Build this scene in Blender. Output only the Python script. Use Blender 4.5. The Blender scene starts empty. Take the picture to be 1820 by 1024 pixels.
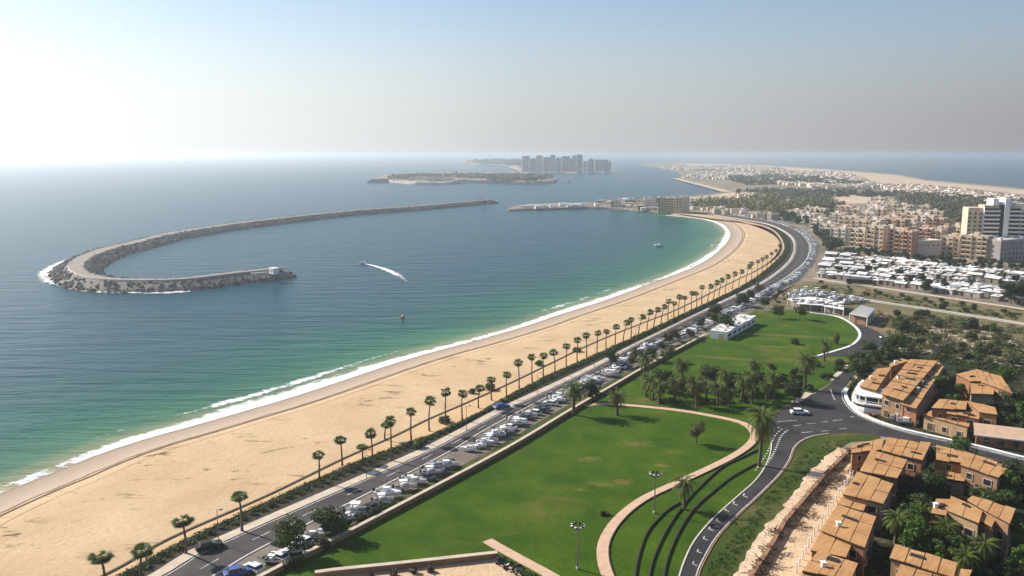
import bpy, math, random
import numpy as np
from mathutils import Vector, Matrix, noise
from mathutils.geometry import tessellate_polygon
R = math.radians
random.seed(7); rng = np.random.default_rng(7)
scene = bpy.context.scene
COL = scene.collection

# ------------------------------------------------------------------ camera
H, F, HOR = 80.0, 1500.0, 272.0
PITCH = math.atan((512 - HOR) / F)
CP, SP = math.cos(PITCH), math.sin(PITCH)
cam = bpy.data.cameras.new('camera'); camo = bpy.data.objects.new('camera', cam); COL.objects.link(camo)
camo.location = (0, 0, H); camo.rotation_euler = (math.pi / 2 - PITCH, 0, 0)
cam.sensor_width = 36; cam.lens = 36 * F / 1820; cam.clip_start = 1; cam.clip_end = 120000
scene.camera = camo
LZ = 2.0                                             # land level above the sea

def G(x, y, z=LZ):                                   # where a photo point lies on the level z (metres)
    u, v = (x - 910) / F, (512 - y) / F
    dx, dy, dz = u, CP + v * SP, -SP + v * CP
    t = (z - H) / dz
    return Vector((dx * t, dy * t, z))
def P(p):                                            # the reverse, used only to keep planting off the houses
    x, y, z = p[0], p[1], p[2] - H
    d = y * CP - z * SP
    return (910 + F * x / d, 512 - F * (y * SP + z * CP) / d)

# ------------------------------------------------------------------ curves
def smooth(pts, n=8):
    p = [Vector(a).to_2d() if len(a) > 2 else Vector(a) for a in pts]
    out = []
    for i in range(len(p) - 1):
        a = p[max(i - 1, 0)]; b = p[i]; c = p[i + 1]; d = p[min(i + 2, len(p) - 1)]
        for k in range(n):
            t = k / n
            out.append(0.5 * ((2 * b) + (c - a) * t + (2 * a - 5 * b + 4 * c - d) * t * t + (3 * b - a - 3 * c + d) * t ** 3))
    out.append(p[-1])
    return out
def W(pts, z=LZ, n=8, s=True):                       # photo points -> smooth world curve (2-D)
    q = smooth(pts, n) if s else [Vector(a) for a in pts]
    return [G(a[0], a[1], z).to_2d() for a in q]
def resample(c, n):
    L = [0]
    for a, b in zip(c, c[1:]): L.append(L[-1] + (b - a).length)
    out = []; j = 0
    for i in range(n):
        s = L[-1] * i / (n - 1)
        while j < len(c) - 2 and L[j + 1] < s: j += 1
        t = (s - L[j]) / max(L[j + 1] - L[j], 1e-9)
        out.append(c[j].lerp(c[j + 1], min(max(t, 0), 1)))
    return out
def clen(c): return sum((b - a).length for a, b in zip(c, c[1:]))
def normals(c):                                      # to the right of travel
    out = []
    for i in range(len(c)):
        d = (c[min(i + 1, len(c) - 1)] - c[max(i - 1, 0)]); d = d.normalized() if d.length > 1e-9 else Vector((1, 0))
        out.append(Vector((d.y, -d.x)))
    return out
def offset(c, o): return [p + n * o for p, n in zip(c, normals(c))]
def inside(p, poly):
    x, y = p; c = False; j = len(poly) - 1
    for i in range(len(poly)):
        xi, yi = poly[i]; xj, yj = poly[j]
        if (yi > y) != (yj > y) and x < (xj - xi) * (y - yi) / (yj - yi) + xi: c = not c
        j = i
    return c

# ------------------------------------------------------------------ objects
def tag(o, label=None, cat=None, group=None, kind=None):
    if label: o['label'] = label
    if cat: o['category'] = cat
    if group: o['group'] = group
    if kind: o['kind'] = kind
    return o
def obj(name, v, f, m, parent=None, loc=None, smoothf=False, mi=None):
    me = bpy.data.meshes.new(name); me.from_pydata([tuple(a) for a in v], [], [tuple(a) for a in f]); 
    for mm in (m if isinstance(m, (list, tuple)) else [m]): me.materials.append(mm)
    if mi is not None: me.polygons.foreach_set('material_index', mi)
    if smoothf: me.polygons.foreach_set('use_smooth', [True] * len(me.polygons))
    me.update()
    o = bpy.data.objects.new(name, me); COL.objects.link(o)
    if parent: o.parent = parent
    if loc is not None: o.location = loc
    return o
def inst(name, me, parent=None, loc=(0, 0, 0), rz=0, sc=None):
    o = bpy.data.objects.new(name, me); COL.objects.link(o)
    if parent: o.parent = parent
    o.location = loc; o.rotation_euler = (0, 0, rz)
    if sc: o.scale = sc
    return o
def empty(name, label, cat, loc=(0, 0, 0), rz=0, group=None):
    o = bpy.data.objects.new(name, None); COL.objects.link(o); o.location = loc; o.rotation_euler = (0, 0, rz)
    o.empty_display_size = .5
    return tag(o, label, cat, group)
def dup(root, loc, rz, label=None, sc=None, group=None, rot=None):
    r = root.copy(); COL.objects.link(r); r.location = loc; r.rotation_euler = rot or (0, 0, rz)
    if sc: r.scale = (sc, sc, sc) if isinstance(sc, (int, float)) else sc
    if label: r['label'] = label
    if group: r['group'] = group
    for ch in root.children:
        c = ch.copy(); COL.objects.link(c); c.parent = r
        for g in ch.children:
            d = g.copy(); COL.objects.link(d); d.parent = c
    return r
def purge(root):
    for ch in list(root.children):
        for g in list(ch.children): bpy.data.objects.remove(g)
        bpy.data.objects.remove(ch)
    bpy.data.objects.remove(root)
UN = 'zero first second third fourth fifth sixth seventh eighth ninth tenth eleventh twelfth thirteenth fourteenth fifteenth sixteenth seventeenth eighteenth nineteenth'.split()
TE = {2: 'twenty', 3: 'thirty', 4: 'forty', 5: 'fifty', 6: 'sixty', 7: 'seventy', 8: 'eighty', 9: 'ninety'}
def ordw(n):
    if n < 20: return UN[n]
    if n >= 100: return 'hundred-and-' + ordw(n - 100) if n > 100 else 'hundredth'
    return (TE[n // 10][:-1] + 'ieth') if n % 10 == 0 else TE[n // 10] + '-' + UN[n % 10]

class MB:
    def __init__(s): s.v = []; s.f = []; s.mi = []
    def add(s, v, f, m=0):
        o = len(s.v); s.v += [tuple(a) for a in v]; s.f += [tuple(i + o for i in a) for a in f]; s.mi += [m] * len(f); return s
    def box(s, x0, x1, y0, y1, z0, z1, m=0):
        return s.add([(x0,y0,z0),(x1,y0,z0),(x1,y1,z0),(x0,y1,z0),(x0,y0,z1),(x1,y0,z1),(x1,y1,z1),(x0,y1,z1)],
            [(0,3,2,1),(4,5,6,7),(0,1,5,4),(1,2,6,5),(2,3,7,6),(3,0,4,7)], m)
    def prism(s, pts, z0, z1, m=0):                  # pts counter-clockwise 2-D
        n = len(pts)
        v = [(p[0], p[1], z0) for p in pts] + [(p[0], p[1], z1) for p in pts]
        f = [(i, (i + 1) % n, n + (i + 1) % n, n + i) for i in range(n)]
        if n == 4: f += [(3, 2, 1, 0), (4, 5, 6, 7)]
        else:
            t = tessellate_polygon([[Vector((p[0], p[1], 0)) for p in pts]])
            f += [(c + n, b + n, a + n) if 0 else (a + n, b + n, c + n) for a, b, c in t] + [(c, b, a) for a, b, c in t]
        return s.add(v, f, m)
    def tube(s, path, rad, n=6, m=0, cap=True):
        base = len(s.v); k = len(path)
        for i, p in enumerate(path):
            p = Vector(p); d = (Vector(path[min(i + 1, k - 1)]) - Vector(path[max(i - 1, 0)])).normalized()
            a = d.cross(Vector((0, 0, 1))) if abs(d.z) < .95 else d.cross(Vector((1, 0, 0)))
            a.normalize(); b = d.cross(a)
            r = rad[i] if isinstance(rad, (list, tuple)) else rad
            for j in range(n):
                t = 2 * math.pi * j / n; s.v.append(tuple(p + a * math.cos(t) * r + b * math.sin(t) * r))
        for i in range(k - 1):
            for j in range(n):
                s.f.append((base + i * n + j, base + i * n + (j + 1) % n, base + (i + 1) * n + (j + 1) % n, base + (i + 1) * n + j)); s.mi.append(m)
        if cap:
            s.f.append(tuple(base + j for j in range(n))); s.mi.append(m)
            s.f.append(tuple(base + (k - 1) * n + j for j in reversed(range(n)))); s.mi.append(m)
        return s
    def build(s, name, m, parent=None, loc=None, sm=False):
        return obj(name, s.v, s.f, m, parent, loc, sm, s.mi if isinstance(m, (list, tuple)) else None)
def box(name, m, parent, x0, x1, y0, y1, z0, z1): return MB().box(x0, x1, y0, y1, z0, z1).build(name, m, parent)

# ------------------------------------------------------------------ materials
def newmat(name):
    m = bpy.data.materials.new(name); m.use_nodes = True
    nt = m.node_tree; return m, nt, nt.nodes['Principled BSDF']
def N(nt, t, **k):
    n = nt.nodes.new(t)
    for a, b in k.items():
        if a in n.inputs: n.inputs[a].default_value = b
        else: setattr(n, a, b)
    return n
def ramp(nt, stops, src):
    r = nt.nodes.new('ShaderNodeValToRGB'); e = r.color_ramp.elements
    while len(e) < len(stops): e.new(0.5)
    for q, (p, c) in zip(e, stops):
        q.position = p; q.color = (*c, 1) if isinstance(c, (tuple, list)) and len(c) == 3 else ((c,) * 3 + (1,) if not isinstance(c, (tuple, list)) else c)
    nt.links.new(src, r.inputs['Fac']); return r.outputs['Color']
def mixc(nt, fac, a, b, blend='MIX'):
    m = nt.nodes.new('ShaderNodeMix'); m.data_type = 'RGBA'; m.blend_type = blend
    for i, s in ((0, fac), (6, a), (7, b)):
        if isinstance(s, bpy.types.NodeSocket): nt.links.new(s, m.inputs[i])
        else: m.inputs[i].default_value = s if i == 0 else (*s, 1)
    return m.outputs[2]
def tex(nt, scale, detail=4, rough=.6, coord='Object', stretch=None, dist=0, rot=0):
    tc = N(nt, 'ShaderNodeTexCoord'); n = N(nt, 'ShaderNodeTexNoise', Scale=scale, Detail=detail, Roughness=rough, Distortion=dist)
    if stretch or rot:
        mp = N(nt, 'ShaderNodeMapping'); mp.inputs['Scale'].default_value = stretch or (1, 1, 1); mp.inputs['Rotation'].default_value = (0, 0, rot)
        nt.links.new(tc.outputs[coord], mp.inputs[0]); nt.links.new(mp.outputs[0], n.inputs['Vector'])
    else: nt.links.new(tc.outputs[coord], n.inputs['Vector'])
    return n.outputs['Fac']
def bump(nt, b, src, strength, dist):
    n = N(nt, 'ShaderNodeBump', Strength=strength, Distance=dist); nt.links.new(src, n.inputs['Height']); nt.links.new(n.outputs[0], b.inputs['Normal'])
def plain(name, c, rough=.8, var=.25, scale=.6, rnd=0, metal=0, spec=.3, bmp=0, coord='Object', stretch=None, detail=5):
    m, nt, b = newmat(name)
    f = tex(nt, scale, detail, .65, coord, stretch)
    lo = tuple(x * (1 - var) for x in c); hi = tuple(min(x * (1 + var), 1) for x in c)
    col = ramp(nt, [(.3, lo), (.7, hi)], f)
    if rnd:
        oi = N(nt, 'ShaderNodeObjectInfo'); hs = N(nt, 'ShaderNodeHueSaturation')
        mr = N(nt, 'ShaderNodeMapRange'); mr.inputs[3].default_value = 1 - rnd; mr.inputs[4].default_value = 1 + rnd
        nt.links.new(oi.outputs['Random'], mr.inputs[0]); nt.links.new(mr.outputs[0], hs.inputs['Value']); nt.links.new(col, hs.inputs['Color']); col = hs.outputs[0]
    nt.links.new(col, b.inputs['Base Color'])
    b.inputs['Roughness'].default_value = rough; b.inputs['Metallic'].default_value = metal; b.inputs['Specular IOR Level'].default_value = spec
    if bmp: bump(nt, b, f, 1, bmp)
    return m
def multi(name, base, layers, rough=.95, bmp=None):   # layers: (scale, lo, hi, colour, stretch, rot)
    m, nt, b = newmat(name)
    f = tex(nt, base[0], 6, .65); col = ramp(nt, [(.3, base[1]), (.7, base[2])], f)
    for sc, lo, hi, c, st, ro in layers:
        g = tex(nt, sc, 6, .65, 'Object', st, 0, ro); g = ramp(nt, [(lo, 0.0), (hi, 1.0)], g); col = mixc(nt, g, col, c)
    nt.links.new(col, b.inputs['Base Color']); b.inputs['Roughness'].default_value = rough; b.inputs['Specular IOR Level'].default_value = .15
    if bmp: bump(nt, b, tex(nt, bmp[0], 5, .7), 1, bmp[1])
    return m
def leafmat(name, c, trans=.25, rnd=.2, sc=.5):
    m, nt, b = newmat(name)
    f = tex(nt, sc, 3, .7); f = ramp(nt, [(.3, tuple(x * .6 for x in c)), (.7, tuple(x * 1.5 for x in c))], f)
    oi = N(nt, 'ShaderNodeObjectInfo'); hs = N(nt, 'ShaderNodeHueSaturation')
    mr = N(nt, 'ShaderNodeMapRange'); mr.inputs[3].default_value = 1 - rnd; mr.inputs[4].default_value = 1 + rnd
    nt.links.new(oi.outputs['Random'], mr.inputs[0]); nt.links.new(mr.outputs[0], hs.inputs['Value']); nt.links.new(f, hs.inputs['Color'])
    nt.links.new(hs.outputs[0], b.inputs['Base Color']); b.inputs['Roughness'].default_value = .6; b.inputs['Specular IOR Level'].default_value = .25
    tr = N(nt, 'ShaderNodeBsdfTranslucent'); nt.links.new(hs.outputs[0], tr.inputs[0])
    mx = N(nt, 'ShaderNodeMixShader'); mx.inputs[0].default_value = trans
    nt.links.new(b.outputs[0], mx.inputs[1]); nt.links.new(tr.outputs[0], mx.inputs[2]); nt.links.new(mx.outputs[0], nt.nodes['Material Output'].inputs[0])
    return m
M = {}
M['land'] = multi('dry_land', (.012, (.16, .13, .09), (.33, .27, .19)), [(.03, .5, .62, (.07, .085, .035), None, 0), (.15, .58, .7, (.36, .31, .24), None, 0)], bmp=(.3, .4))
M['asphalt'] = multi('asphalt', (.25, (.05, .045, .044), (.085, .078, .074)), [(.06, .5, .62, (.048, .043, .042), (.3, 2, 1), R(-48)), (1.5, .6, .75, (.11, .1, .095), None, 0)], .85)
M['asphalt_new'] = multi('asphalt_dark', (.2, (.036, .034, .036), (.06, .056, .057)), [(.08, .5, .6, (.03, .028, .03), None, 0), (.9, .6, .75, (.085, .08, .078), None, 0)], .82)
M['pave'] = plain('cream_paving', (.52, .43, .33), .9, .18, .5)
M['path'] = plain('pink_path', (.55, .37, .25), .9, .15, .5, detail=8)
M['white'] = plain('white_paint', (.8, .79, .76), .6, .08, 1.5)
M['whitewear'] = plain('weathered_white', (.7, .68, .64), .8, .25, 2.5)
M['kerb'] = plain('kerb_concrete', (.55, .5, .44), .9, .2, 1)
M['roadline'] = plain('road_paint', (.5, .49, .46), .8, .5, 1.2)
M['hutwhite'] = plain('hut_white', (.68, .66, .63), .7, .3, .5, rnd=.2)
M['hutwall'] = plain('hut_wall', (.25, .21, .17), .9, .4, .3, rnd=.4)
M['glass'] = plain('dark_glass', (.02, .025, .03), .15, .3, .4, spec=.6)
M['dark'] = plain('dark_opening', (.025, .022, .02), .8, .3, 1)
M['metal'] = plain('grey_metal', (.22, .21, .2), .45, .2, 3, metal=.6)
M['rail'] = plain('dark_edging', (.035, .03, .028), .8, .3, 1)
M['wallbrown'] = plain('ochre_wall', (.27, .155, .085), .9, .25, .8)
M['wallred'] = plain('red_wall', (.28, .12, .06), .9, .25, .8)
M['plaster'] = plain('ochre_plaster', (.36, .24, .13), .9, .2, .6, rnd=.1)
M['rubble'] = plain('rubble', (.19, .165, .135), .95, .5, .35, bmp=.3, detail=8)
M['rock'] = plain('armour_rock', (.15, .135, .12), .95, .55, .12, detail=6)
M['rockdark'] = plain('wet_rock', (.06, .052, .045), .8, .5, .2, detail=6)
M['crest'] = plain('crest_road', (.25, .215, .175), .95, .5, .35, detail=9, bmp=.2)
M['trunk'] = plain('palm_trunk', (.13, .09, .06), .95, .35, 3, rnd=.2)
M['bark'] = plain('bark', (.12, .085, .06), .95, .35, 3)
M['palm'] = leafmat('palm_leaf', (.07, .12, .02), .3)
M['palmdry'] = leafmat('dry_palm_leaf', (.2, .15, .06), .2)
M['date'] = leafmat('date_palm_leaf', (.095, .125, .02), .35)
M['leaf'] = leafmat('tree_leaf', (.04, .07, .012), .2)
M['leafd'] = leafmat('dark_tree_leaf', (.022, .04, .011), .15)
M['leafb'] = leafmat('bright_leaf', (.06, .11, .012), .25)
M['leafo'] = leafmat('olive_leaf', (.1, .1, .035), .2)
M['brush'] = plain('dead_brush', (.085, .06, .04), .95, .5, 2)
M['tower'] = plain('tower_concrete', (.42, .38, .36), .7, .2, .02, rnd=.25)
M['aptA'] = plain('sand_render', (.6, .47, .32), .9, .14, .2, rnd=.12)
M['aptB'] = plain('pale_render', (.72, .62, .5), .9, .14, .2, rnd=.1)
M['aptC'] = plain('rust_render', (.45, .28, .17), .9, .14, .2, rnd=.1)
M['roofapt'] = plain('flat_roof', (.58, .5, .42), .9, .25, .3, rnd=.15)
M['red'] = plain('red_paint', (.5, .04, .03), .5, .1, 1)
M['blue'] = plain('blue_paint', (.05, .1, .3), .5, .1, 1)
M['tyre'] = plain('tyre', (.02, .02, .02), .9, .1, 1)
M['orange'] = plain('orange_plastic', (.6, .2, .08), .6, .1, 1)
M['lightglass'] = plain('lamp_lens', (.6, .6, .58), .2, .05, 1, spec=.6)
M['carpaint'] = plain('car_paint', (.62, .62, .62), .3, .05, 1, rnd=.3, spec=.6)
M['boatwhite'] = plain('boat_gelcoat', (.8, .8, .79), .3, .1, .8, rnd=.08, spec=.5)
M['boatseat'] = plain('boat_deck', (.25, .23, .21), .7, .6, 1.5, rnd=.4)
M['tarp'] = plain('black_tarp', (.02, .02, .022), .4, .5, 1)
# roof boards: orange timber with grain
def roofmat():
    m, nt, b = newmat('orange_roof_boards')
    g = tex(nt, 1.2, 6, .7, 'UV', (.15, 3.5, 1)); col = ramp(nt, [(.25, (.27, .13, .05)), (.5, (.47, .26, .11)), (.8, (.58, .36, .17))], g)
    s = tex(nt, .18, 4, .6); col = mixc(nt, ramp(nt, [(.42, 0.0), (.7, .5)], s), col, (.3, .135, .055))
    nt.links.new(col, b.inputs['Base Color']); b.inputs['Roughness'].default_value = .85; b.inputs['Specular IOR Level'].default_value = .13; b.inputs['Specular Tint'].default_value = (.7, .9, 1, 1)
    bump(nt, b, g, .5, .05); return m
M['roof'] = roofmat()
def grassmat(name, a, b_, dry, drylo, dryhi):
    m, nt, b = newmat(name)
    f = tex(nt, .09, 6, .62); col = ramp(nt, [(.32, a), (.68, b_)], f)
    g = tex(nt, 1.6, 6, .8); col = mixc(nt, ramp(nt, [(.3, .55), (.7, 0.0)], g), col, tuple(x * .45 for x in a))
    d = tex(nt, .045, 5, .6, 'Object', None, .5); col = mixc(nt, ramp(nt, [(drylo, 0.0), (dryhi, .85)], d), col, dry)
    nt.links.new(col, b.inputs['Base Color']); b.inputs['Roughness'].default_value = .95; b.inputs['Specular IOR Level'].default_value = .1
    bump(nt, b, g, 1, .25); return m
M['lawn'] = grassmat('lawn_grass', (.032, .084, .002), (.082, .15, .005), (.17, .125, .03), .57, .8)
def spots(m, lst):                                    # worn bare patches at their own places (x, y, half sizes, turn, colour)
    nt = m.node_tree; b = nt.nodes['Principled BSDF']; col = b.inputs['Base Color'].links[0].from_socket
    n = tex(nt, .5, 5, .7)
    for x, y, rx, ry, ro, c, st in lst:
        g = G(x, y); tc = N(nt, 'ShaderNodeTexCoord'); su = N(nt, 'ShaderNodeVectorMath', operation='SUBTRACT'); nt.links.new(tc.outputs['Object'], su.inputs[0]); su.inputs[1].default_value = (g.x, g.y, LZ + .04)
        mp = N(nt, 'ShaderNodeMapping'); mp.vector_type = 'TEXTURE'; nt.links.new(su.outputs[0], mp.inputs[0]); mp.inputs['Rotation'].default_value = (0, 0, ro); mp.inputs['Scale'].default_value = (rx, ry, 1)
        ln = N(nt, 'ShaderNodeVectorMath', operation='LENGTH'); nt.links.new(mp.outputs[0], ln.inputs[0])
        ad = N(nt, 'ShaderNodeMath', operation='MULTIPLY_ADD'); nt.links.new(n, ad.inputs[0]); ad.inputs[1].default_value = 2.3; nt.links.new(ln.outputs['Value'], ad.inputs[2])
        f = ramp(nt, [(.6, st * .75), (1.15 if 0 else 1.0, 0.0)], N2(nt, ad.outputs[0])); col = mixc(nt, f, col, c)
    nt.links.new(col, b.inputs['Base Color'])
def N2(nt, s_):
    d = N(nt, 'ShaderNodeMath', operation='DIVIDE'); nt.links.new(s_, d.inputs[0]); d.inputs[1].default_value = 2; return d.outputs[0]
DRY, BRN = (.2, .16, .05), (.24, .12, .05)
spots(M['lawn'], [(1128,789,7,4,0,DRY,.75),(1046,816,4.5,3,.2,DRY,.9),(1174,827,2.4,2,0,DRY,1),(1107,857,4,2.4,0,BRN,1),(1070,861,6,2.5,-.2,DRY,.7),(1031,870,2.5,2,0,DRY,.7),(962,911,2.5,2,0,DRY,.5),(1195,803,3.5,3,0,DRY,.5),
   (1400,597,26,3,-.25,DRY,.9),(1385,617,22,2.6,-.25,DRY,.9),(1290,637,24,3.5,-.3,DRY,.8),(1150,712,9,7,.3,DRY,.7),(1400,640,12,6,0,DRY,.6),(1310,566,14,10,.3,DRY,.7),(1480,640,12,7,0,DRY,.6)])
M['verge'] = grassmat('rough_grass', (.04, .07, .012), (.085, .115, .022), (.16, .12, .055), .5, .66)
M['field'] = multi('scrub_ground', (.05, (.09, .1, .035), (.2, .16, .085)), [(.02, .48, .6, (.24, .17, .1), None, 0), (.12, .56, .68, (.045, .065, .02), None, 0)], bmp=(.5, .5))
M['garden'] = multi('garden_ground', (.2, (.012, .018, .006), (.035, .038, .014)), [(.1, .55, .68, (.12, .09, .055), None, 0)], bmp=(.8, .4))  # ground colour darkened to near black to stand for deep garden shadows
M['dirt'] = multi('gravel_lot', (.15, (.12, .1, .085), (.26, .22, .18)), [(.3, .55, .7, (.09, .085, .08), None, 0)], bmp=(1, .1))
M['sandlot'] = multi('sand_lot', (.1, (.5, .34, .2), (.68, .5, .32)), [(.4, .6, .7, (.3, .19, .11), None, 0)], bmp=(.5, .35))
M['pinksand'] = multi('pale_rubble_sand', (.3, (.55, .38, .24), (.78, .6, .42)), [(1.2, .58, .66, (.34, .2, .11), None, 0)], bmp=(.8, .5))
M['farsand'] = multi('far_sand', (.01, (.42, .32, .22), (.6, .46, .32)), [(.03, .58, .7, (.3, .24, .17), None, 0)])

def sandmat():
    m, nt, b = newmat('beach_sand')
    f = tex(nt, .05, 6, .6); col = ramp(nt, [(.3, (.5, .35, .2)), (.7, (.62, .46, .28))], f)
    f2 = tex(nt, 1.0, 5, .7); col = mixc(nt, ramp(nt, [(.35, .3), (.65, 0.0)], f2), col, (.36, .24, .13))
    a = N(nt, 'ShaderNodeAttribute'); a.attribute_name = 'shore'
    # drift debris: elongated dark marks on the dry sand
    d = tex(nt, .22, 5, .7, 'Object', (.45, 1.2, 1), .6, R(-48)); dm = ramp(nt, [(.585, 0.0), (.63, 1.0)], d)
    dl = tex(nt, .03, 3, .6); dl = ramp(nt, [(.42, 0.0), (.58, 1.0)], dl)
    mm = N(nt, 'ShaderNodeMath', operation='MULTIPLY'); nt.links.new(dm, mm.inputs[0]); nt.links.new(dl, mm.inputs[1])
    mm2 = N(nt, 'ShaderNodeMath', operation='MULTIPLY'); nt.links.new(mm.outputs[0], mm2.inputs[0]); mm2.inputs[1].default_value = .9
    col = mixc(nt, mm2.outputs[0], col, (.12, .07, .035))
    j = tex(nt, .12, 3, .6); ad = N(nt, 'ShaderNodeMath', operation='MULTIPLY_ADD'); nt.links.new(j, ad.inputs[0]); ad.inputs[1].default_value = 2.2; nt.links.new(a.outputs['Fac'], ad.inputs[2])
    sc = N(nt, 'ShaderNodeMath', operation='DIVIDE'); nt.links.new(ad.outputs[0], sc.inputs[0]); sc.inputs[1].default_value = 20
    wet = ramp(nt, [(0.0, (.2, .16, .11)), (.2, (.34, .26, .19)), (.66, (.47, .36, .27))], sc.outputs[0])
    mask = ramp(nt, [(.66, 1.0), (.72, 0.0)], sc.outputs[0])
    line = ramp(nt, [(.66, 0.0), (.685, .85), (.71, .85), (.735, 0.0)], sc.outputs[0])
    col = mixc(nt, mask, col, wet); col = mixc(nt, line, col, (.12, .085, .055))
    nt.links.new(col, b.inputs['Base Color']); b.inputs['Roughness'].default_value = .95; b.inputs['Specular IOR Level'].default_value = .15
    bump(nt, b, tex(nt, .6, 6, .7), 1, .25); return m
M['sand'] = sandmat()
M['promsand'] = multi('promenade_sand', (.1, (.5, .33, .17), (.62, .43, .24)), [(.5, .6, .72, (.38, .25, .13), (.3, 2, 1), R(-48))], bmp=(.8, .1))

def seamat():
    m, nt, b = newmat('sea_water')
    a = N(nt, 'ShaderNodeAttribute'); a.attribute_name = 'shore'
    j = tex(nt, .012, 5, .6); j2 = N(nt, 'ShaderNodeMath', operation='MULTIPLY_ADD'); nt.links.new(j, j2.inputs[0]); j2.inputs[1].default_value = .28; j2.inputs[2].default_value = -.14
    sq = N(nt, 'ShaderNodeMath', operation='DIVIDE'); nt.links.new(a.outputs['Fac'], sq.inputs[0]); sq.inputs[1].default_value = 130
    am = N(nt, 'ShaderNodeMath', operation='MULTIPLY_ADD'); nt.links.new(j2.outputs[0], am.inputs[0]); nt.links.new(sq.outputs[0], am.inputs[1]); nt.links.new(sq.outputs[0], am.inputs[2])
    col = ramp(nt, [(0.0, (.5, .42, .27)), (.03, (.3, .3, .15)), (.1, (.05, .17, .07)), (.26, (.004, .1, .058)), (.6, (.0006, .062, .068)), (1.0, (.0006, .052, .076))], am.outputs[0])
    st = tex(nt, .0035, 6, .6, 'Object', (.6, 3, 1)); col = mixc(nt, ramp(nt, [(.35, .35), (.65, 0.0)], st), col, (.0004, .034, .052))
    nt.links.new(col, b.inputs['Base Color'])
    b.inputs['Roughness'].default_value = .26; b.inputs['IOR'].default_value = 1.33; b.inputs['Specular IOR Level'].default_value = .13; b.inputs['Specular Tint'].default_value = (.7, .9, 1, 1)
    w1 = tex(nt, .35, 4, .65, 'Object', (.6, 1.6, 1), 0, R(15)); w2 = tex(nt, .06, 4, .55, 'Object', (.45, 2.2, 1), .4, R(-14))
    s1 = N(nt, 'ShaderNodeMath', operation='MULTIPLY_ADD'); nt.links.new(w2, s1.inputs[0]); s1.inputs[1].default_value = 6; nt.links.new(w1, s1.inputs[2])
    bump(nt, b, s1.outputs[0], 1, .32)
    return m
M['sea'] = seamat()
def foammat(name, sc, lo, hi, stretch=None):
    m, nt, b = newmat(name); b.inputs['Base Color'].default_value = (.85, .86, .85, 1); b.inputs['Roughness'].default_value = .9
    a = N(nt, 'ShaderNodeAttribute'); a.attribute_name = 'edge'
    f = tex(nt, sc, 6, .75, 'Object', stretch); s = N(nt, 'ShaderNodeMath', operation='ADD'); nt.links.new(f, s.inputs[0]); nt.links.new(a.outputs['Fac'], s.inputs[1])
    al = ramp(nt, [(lo, 0.0), (hi, 1.0)], s.outputs[0]); nt.links.new(al, b.inputs['Alpha']); return m
M['foam'] = foammat('foam', .22, .6, .78)

def attr(o, name, vals):
    a = o.data.attributes.new(name, 'FLOAT', 'POINT'); a.data.foreach_set('value', np.asarray(vals, dtype=np.float32))
def sheet(name, pts, z, m, kind='structure', skirt=0):
    v3 = [Vector((p[0], p[1], 0)) for p in pts]; t = tessellate_polygon([v3]); n = len(pts)
    area = sum(pts[i][0] * pts[(i + 1) % n][1] - pts[(i + 1) % n][0] * pts[i][1] for i in range(n))
    f = []
    for a, b, c in t:
        cr = (v3[b] - v3[a]).cross(v3[c] - v3[a]).z
        f.append((a, b, c) if cr > 0 else (a, c, b))
    v = [(p[0], p[1], z) for p in pts]
    if skirt:
        v += [(p[0], p[1], z - skirt) for p in pts]
        for i in range(n):
            k = (i + 1) % n; f.append((i, i + n, k + n, k) if area > 0 else (k, k + n, i + n, i))
    return tag(obj(name, v, f, m), kind=kind)
def strip(name, A, B, z, m, n=None, kind='structure', th=0, parent=None):
    n = n or max(int(clen(A) / 4), 8)
    a = resample(A, n); b = resample(B, n)
    v = [(p.x, p.y, z) for p in a] + [(p.x, p.y, z) for p in b]
    cr = (b[n // 2] - a[n // 2]).cross(a[n // 2 + 1] - a[n // 2])
    f = [(i, n + i, n + i + 1, i + 1) if cr > 0 else (i, i + 1, n + i + 1, n + i) for i in range(n - 1)]
    if th:
        v += [(p.x, p.y, z - th) for p in a] + [(p.x, p.y, z - th) for p in b]
        for i in range(n - 1):
            f += [(i, i + 1, 2 * n + i + 1, 2 * n + i), (n + i, 3 * n + i, 3 * n + i + 1, n + i + 1)]
    o = obj(name, v, f, m, parent)
    return tag(o, kind=kind) if kind else o
def band(name, C, w0, w1, z, m, th=0, kind='structure', parent=None):   # a strip of set width along a curve
    n = max(int(clen(C) / 3), 8); c = resample(C, n)
    return strip(name, offset(c, w0), offset(c, w1), z, m, n, kind, th, parent)
def dashes(name, C, w, on, off, z, m, parent=None):
    n = int(clen(C) / (on + off)); c = resample(C, n * 6 + 1); nr = normals(c); mb = MB()
    for i in range(n):
        a, b = c[i * 6], c[i * 6 + 1].lerp(c[i * 6 + 3], .5) if 0 else c[i * 6].lerp(c[min(i * 6 + 6, len(c) - 1)], on / (on + off))
        q = nr[i * 6] * w / 2
        mb.add([(a.x - q.x, a.y - q.y, z), (b.x - q.x, b.y - q.y, z), (b.x + q.x, b.y + q.y, z), (a.x + q.x, a.y + q.y, z)], [(3, 2, 1, 0)])
    return tag(mb.build(name, m, parent), kind='structure')

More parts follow.
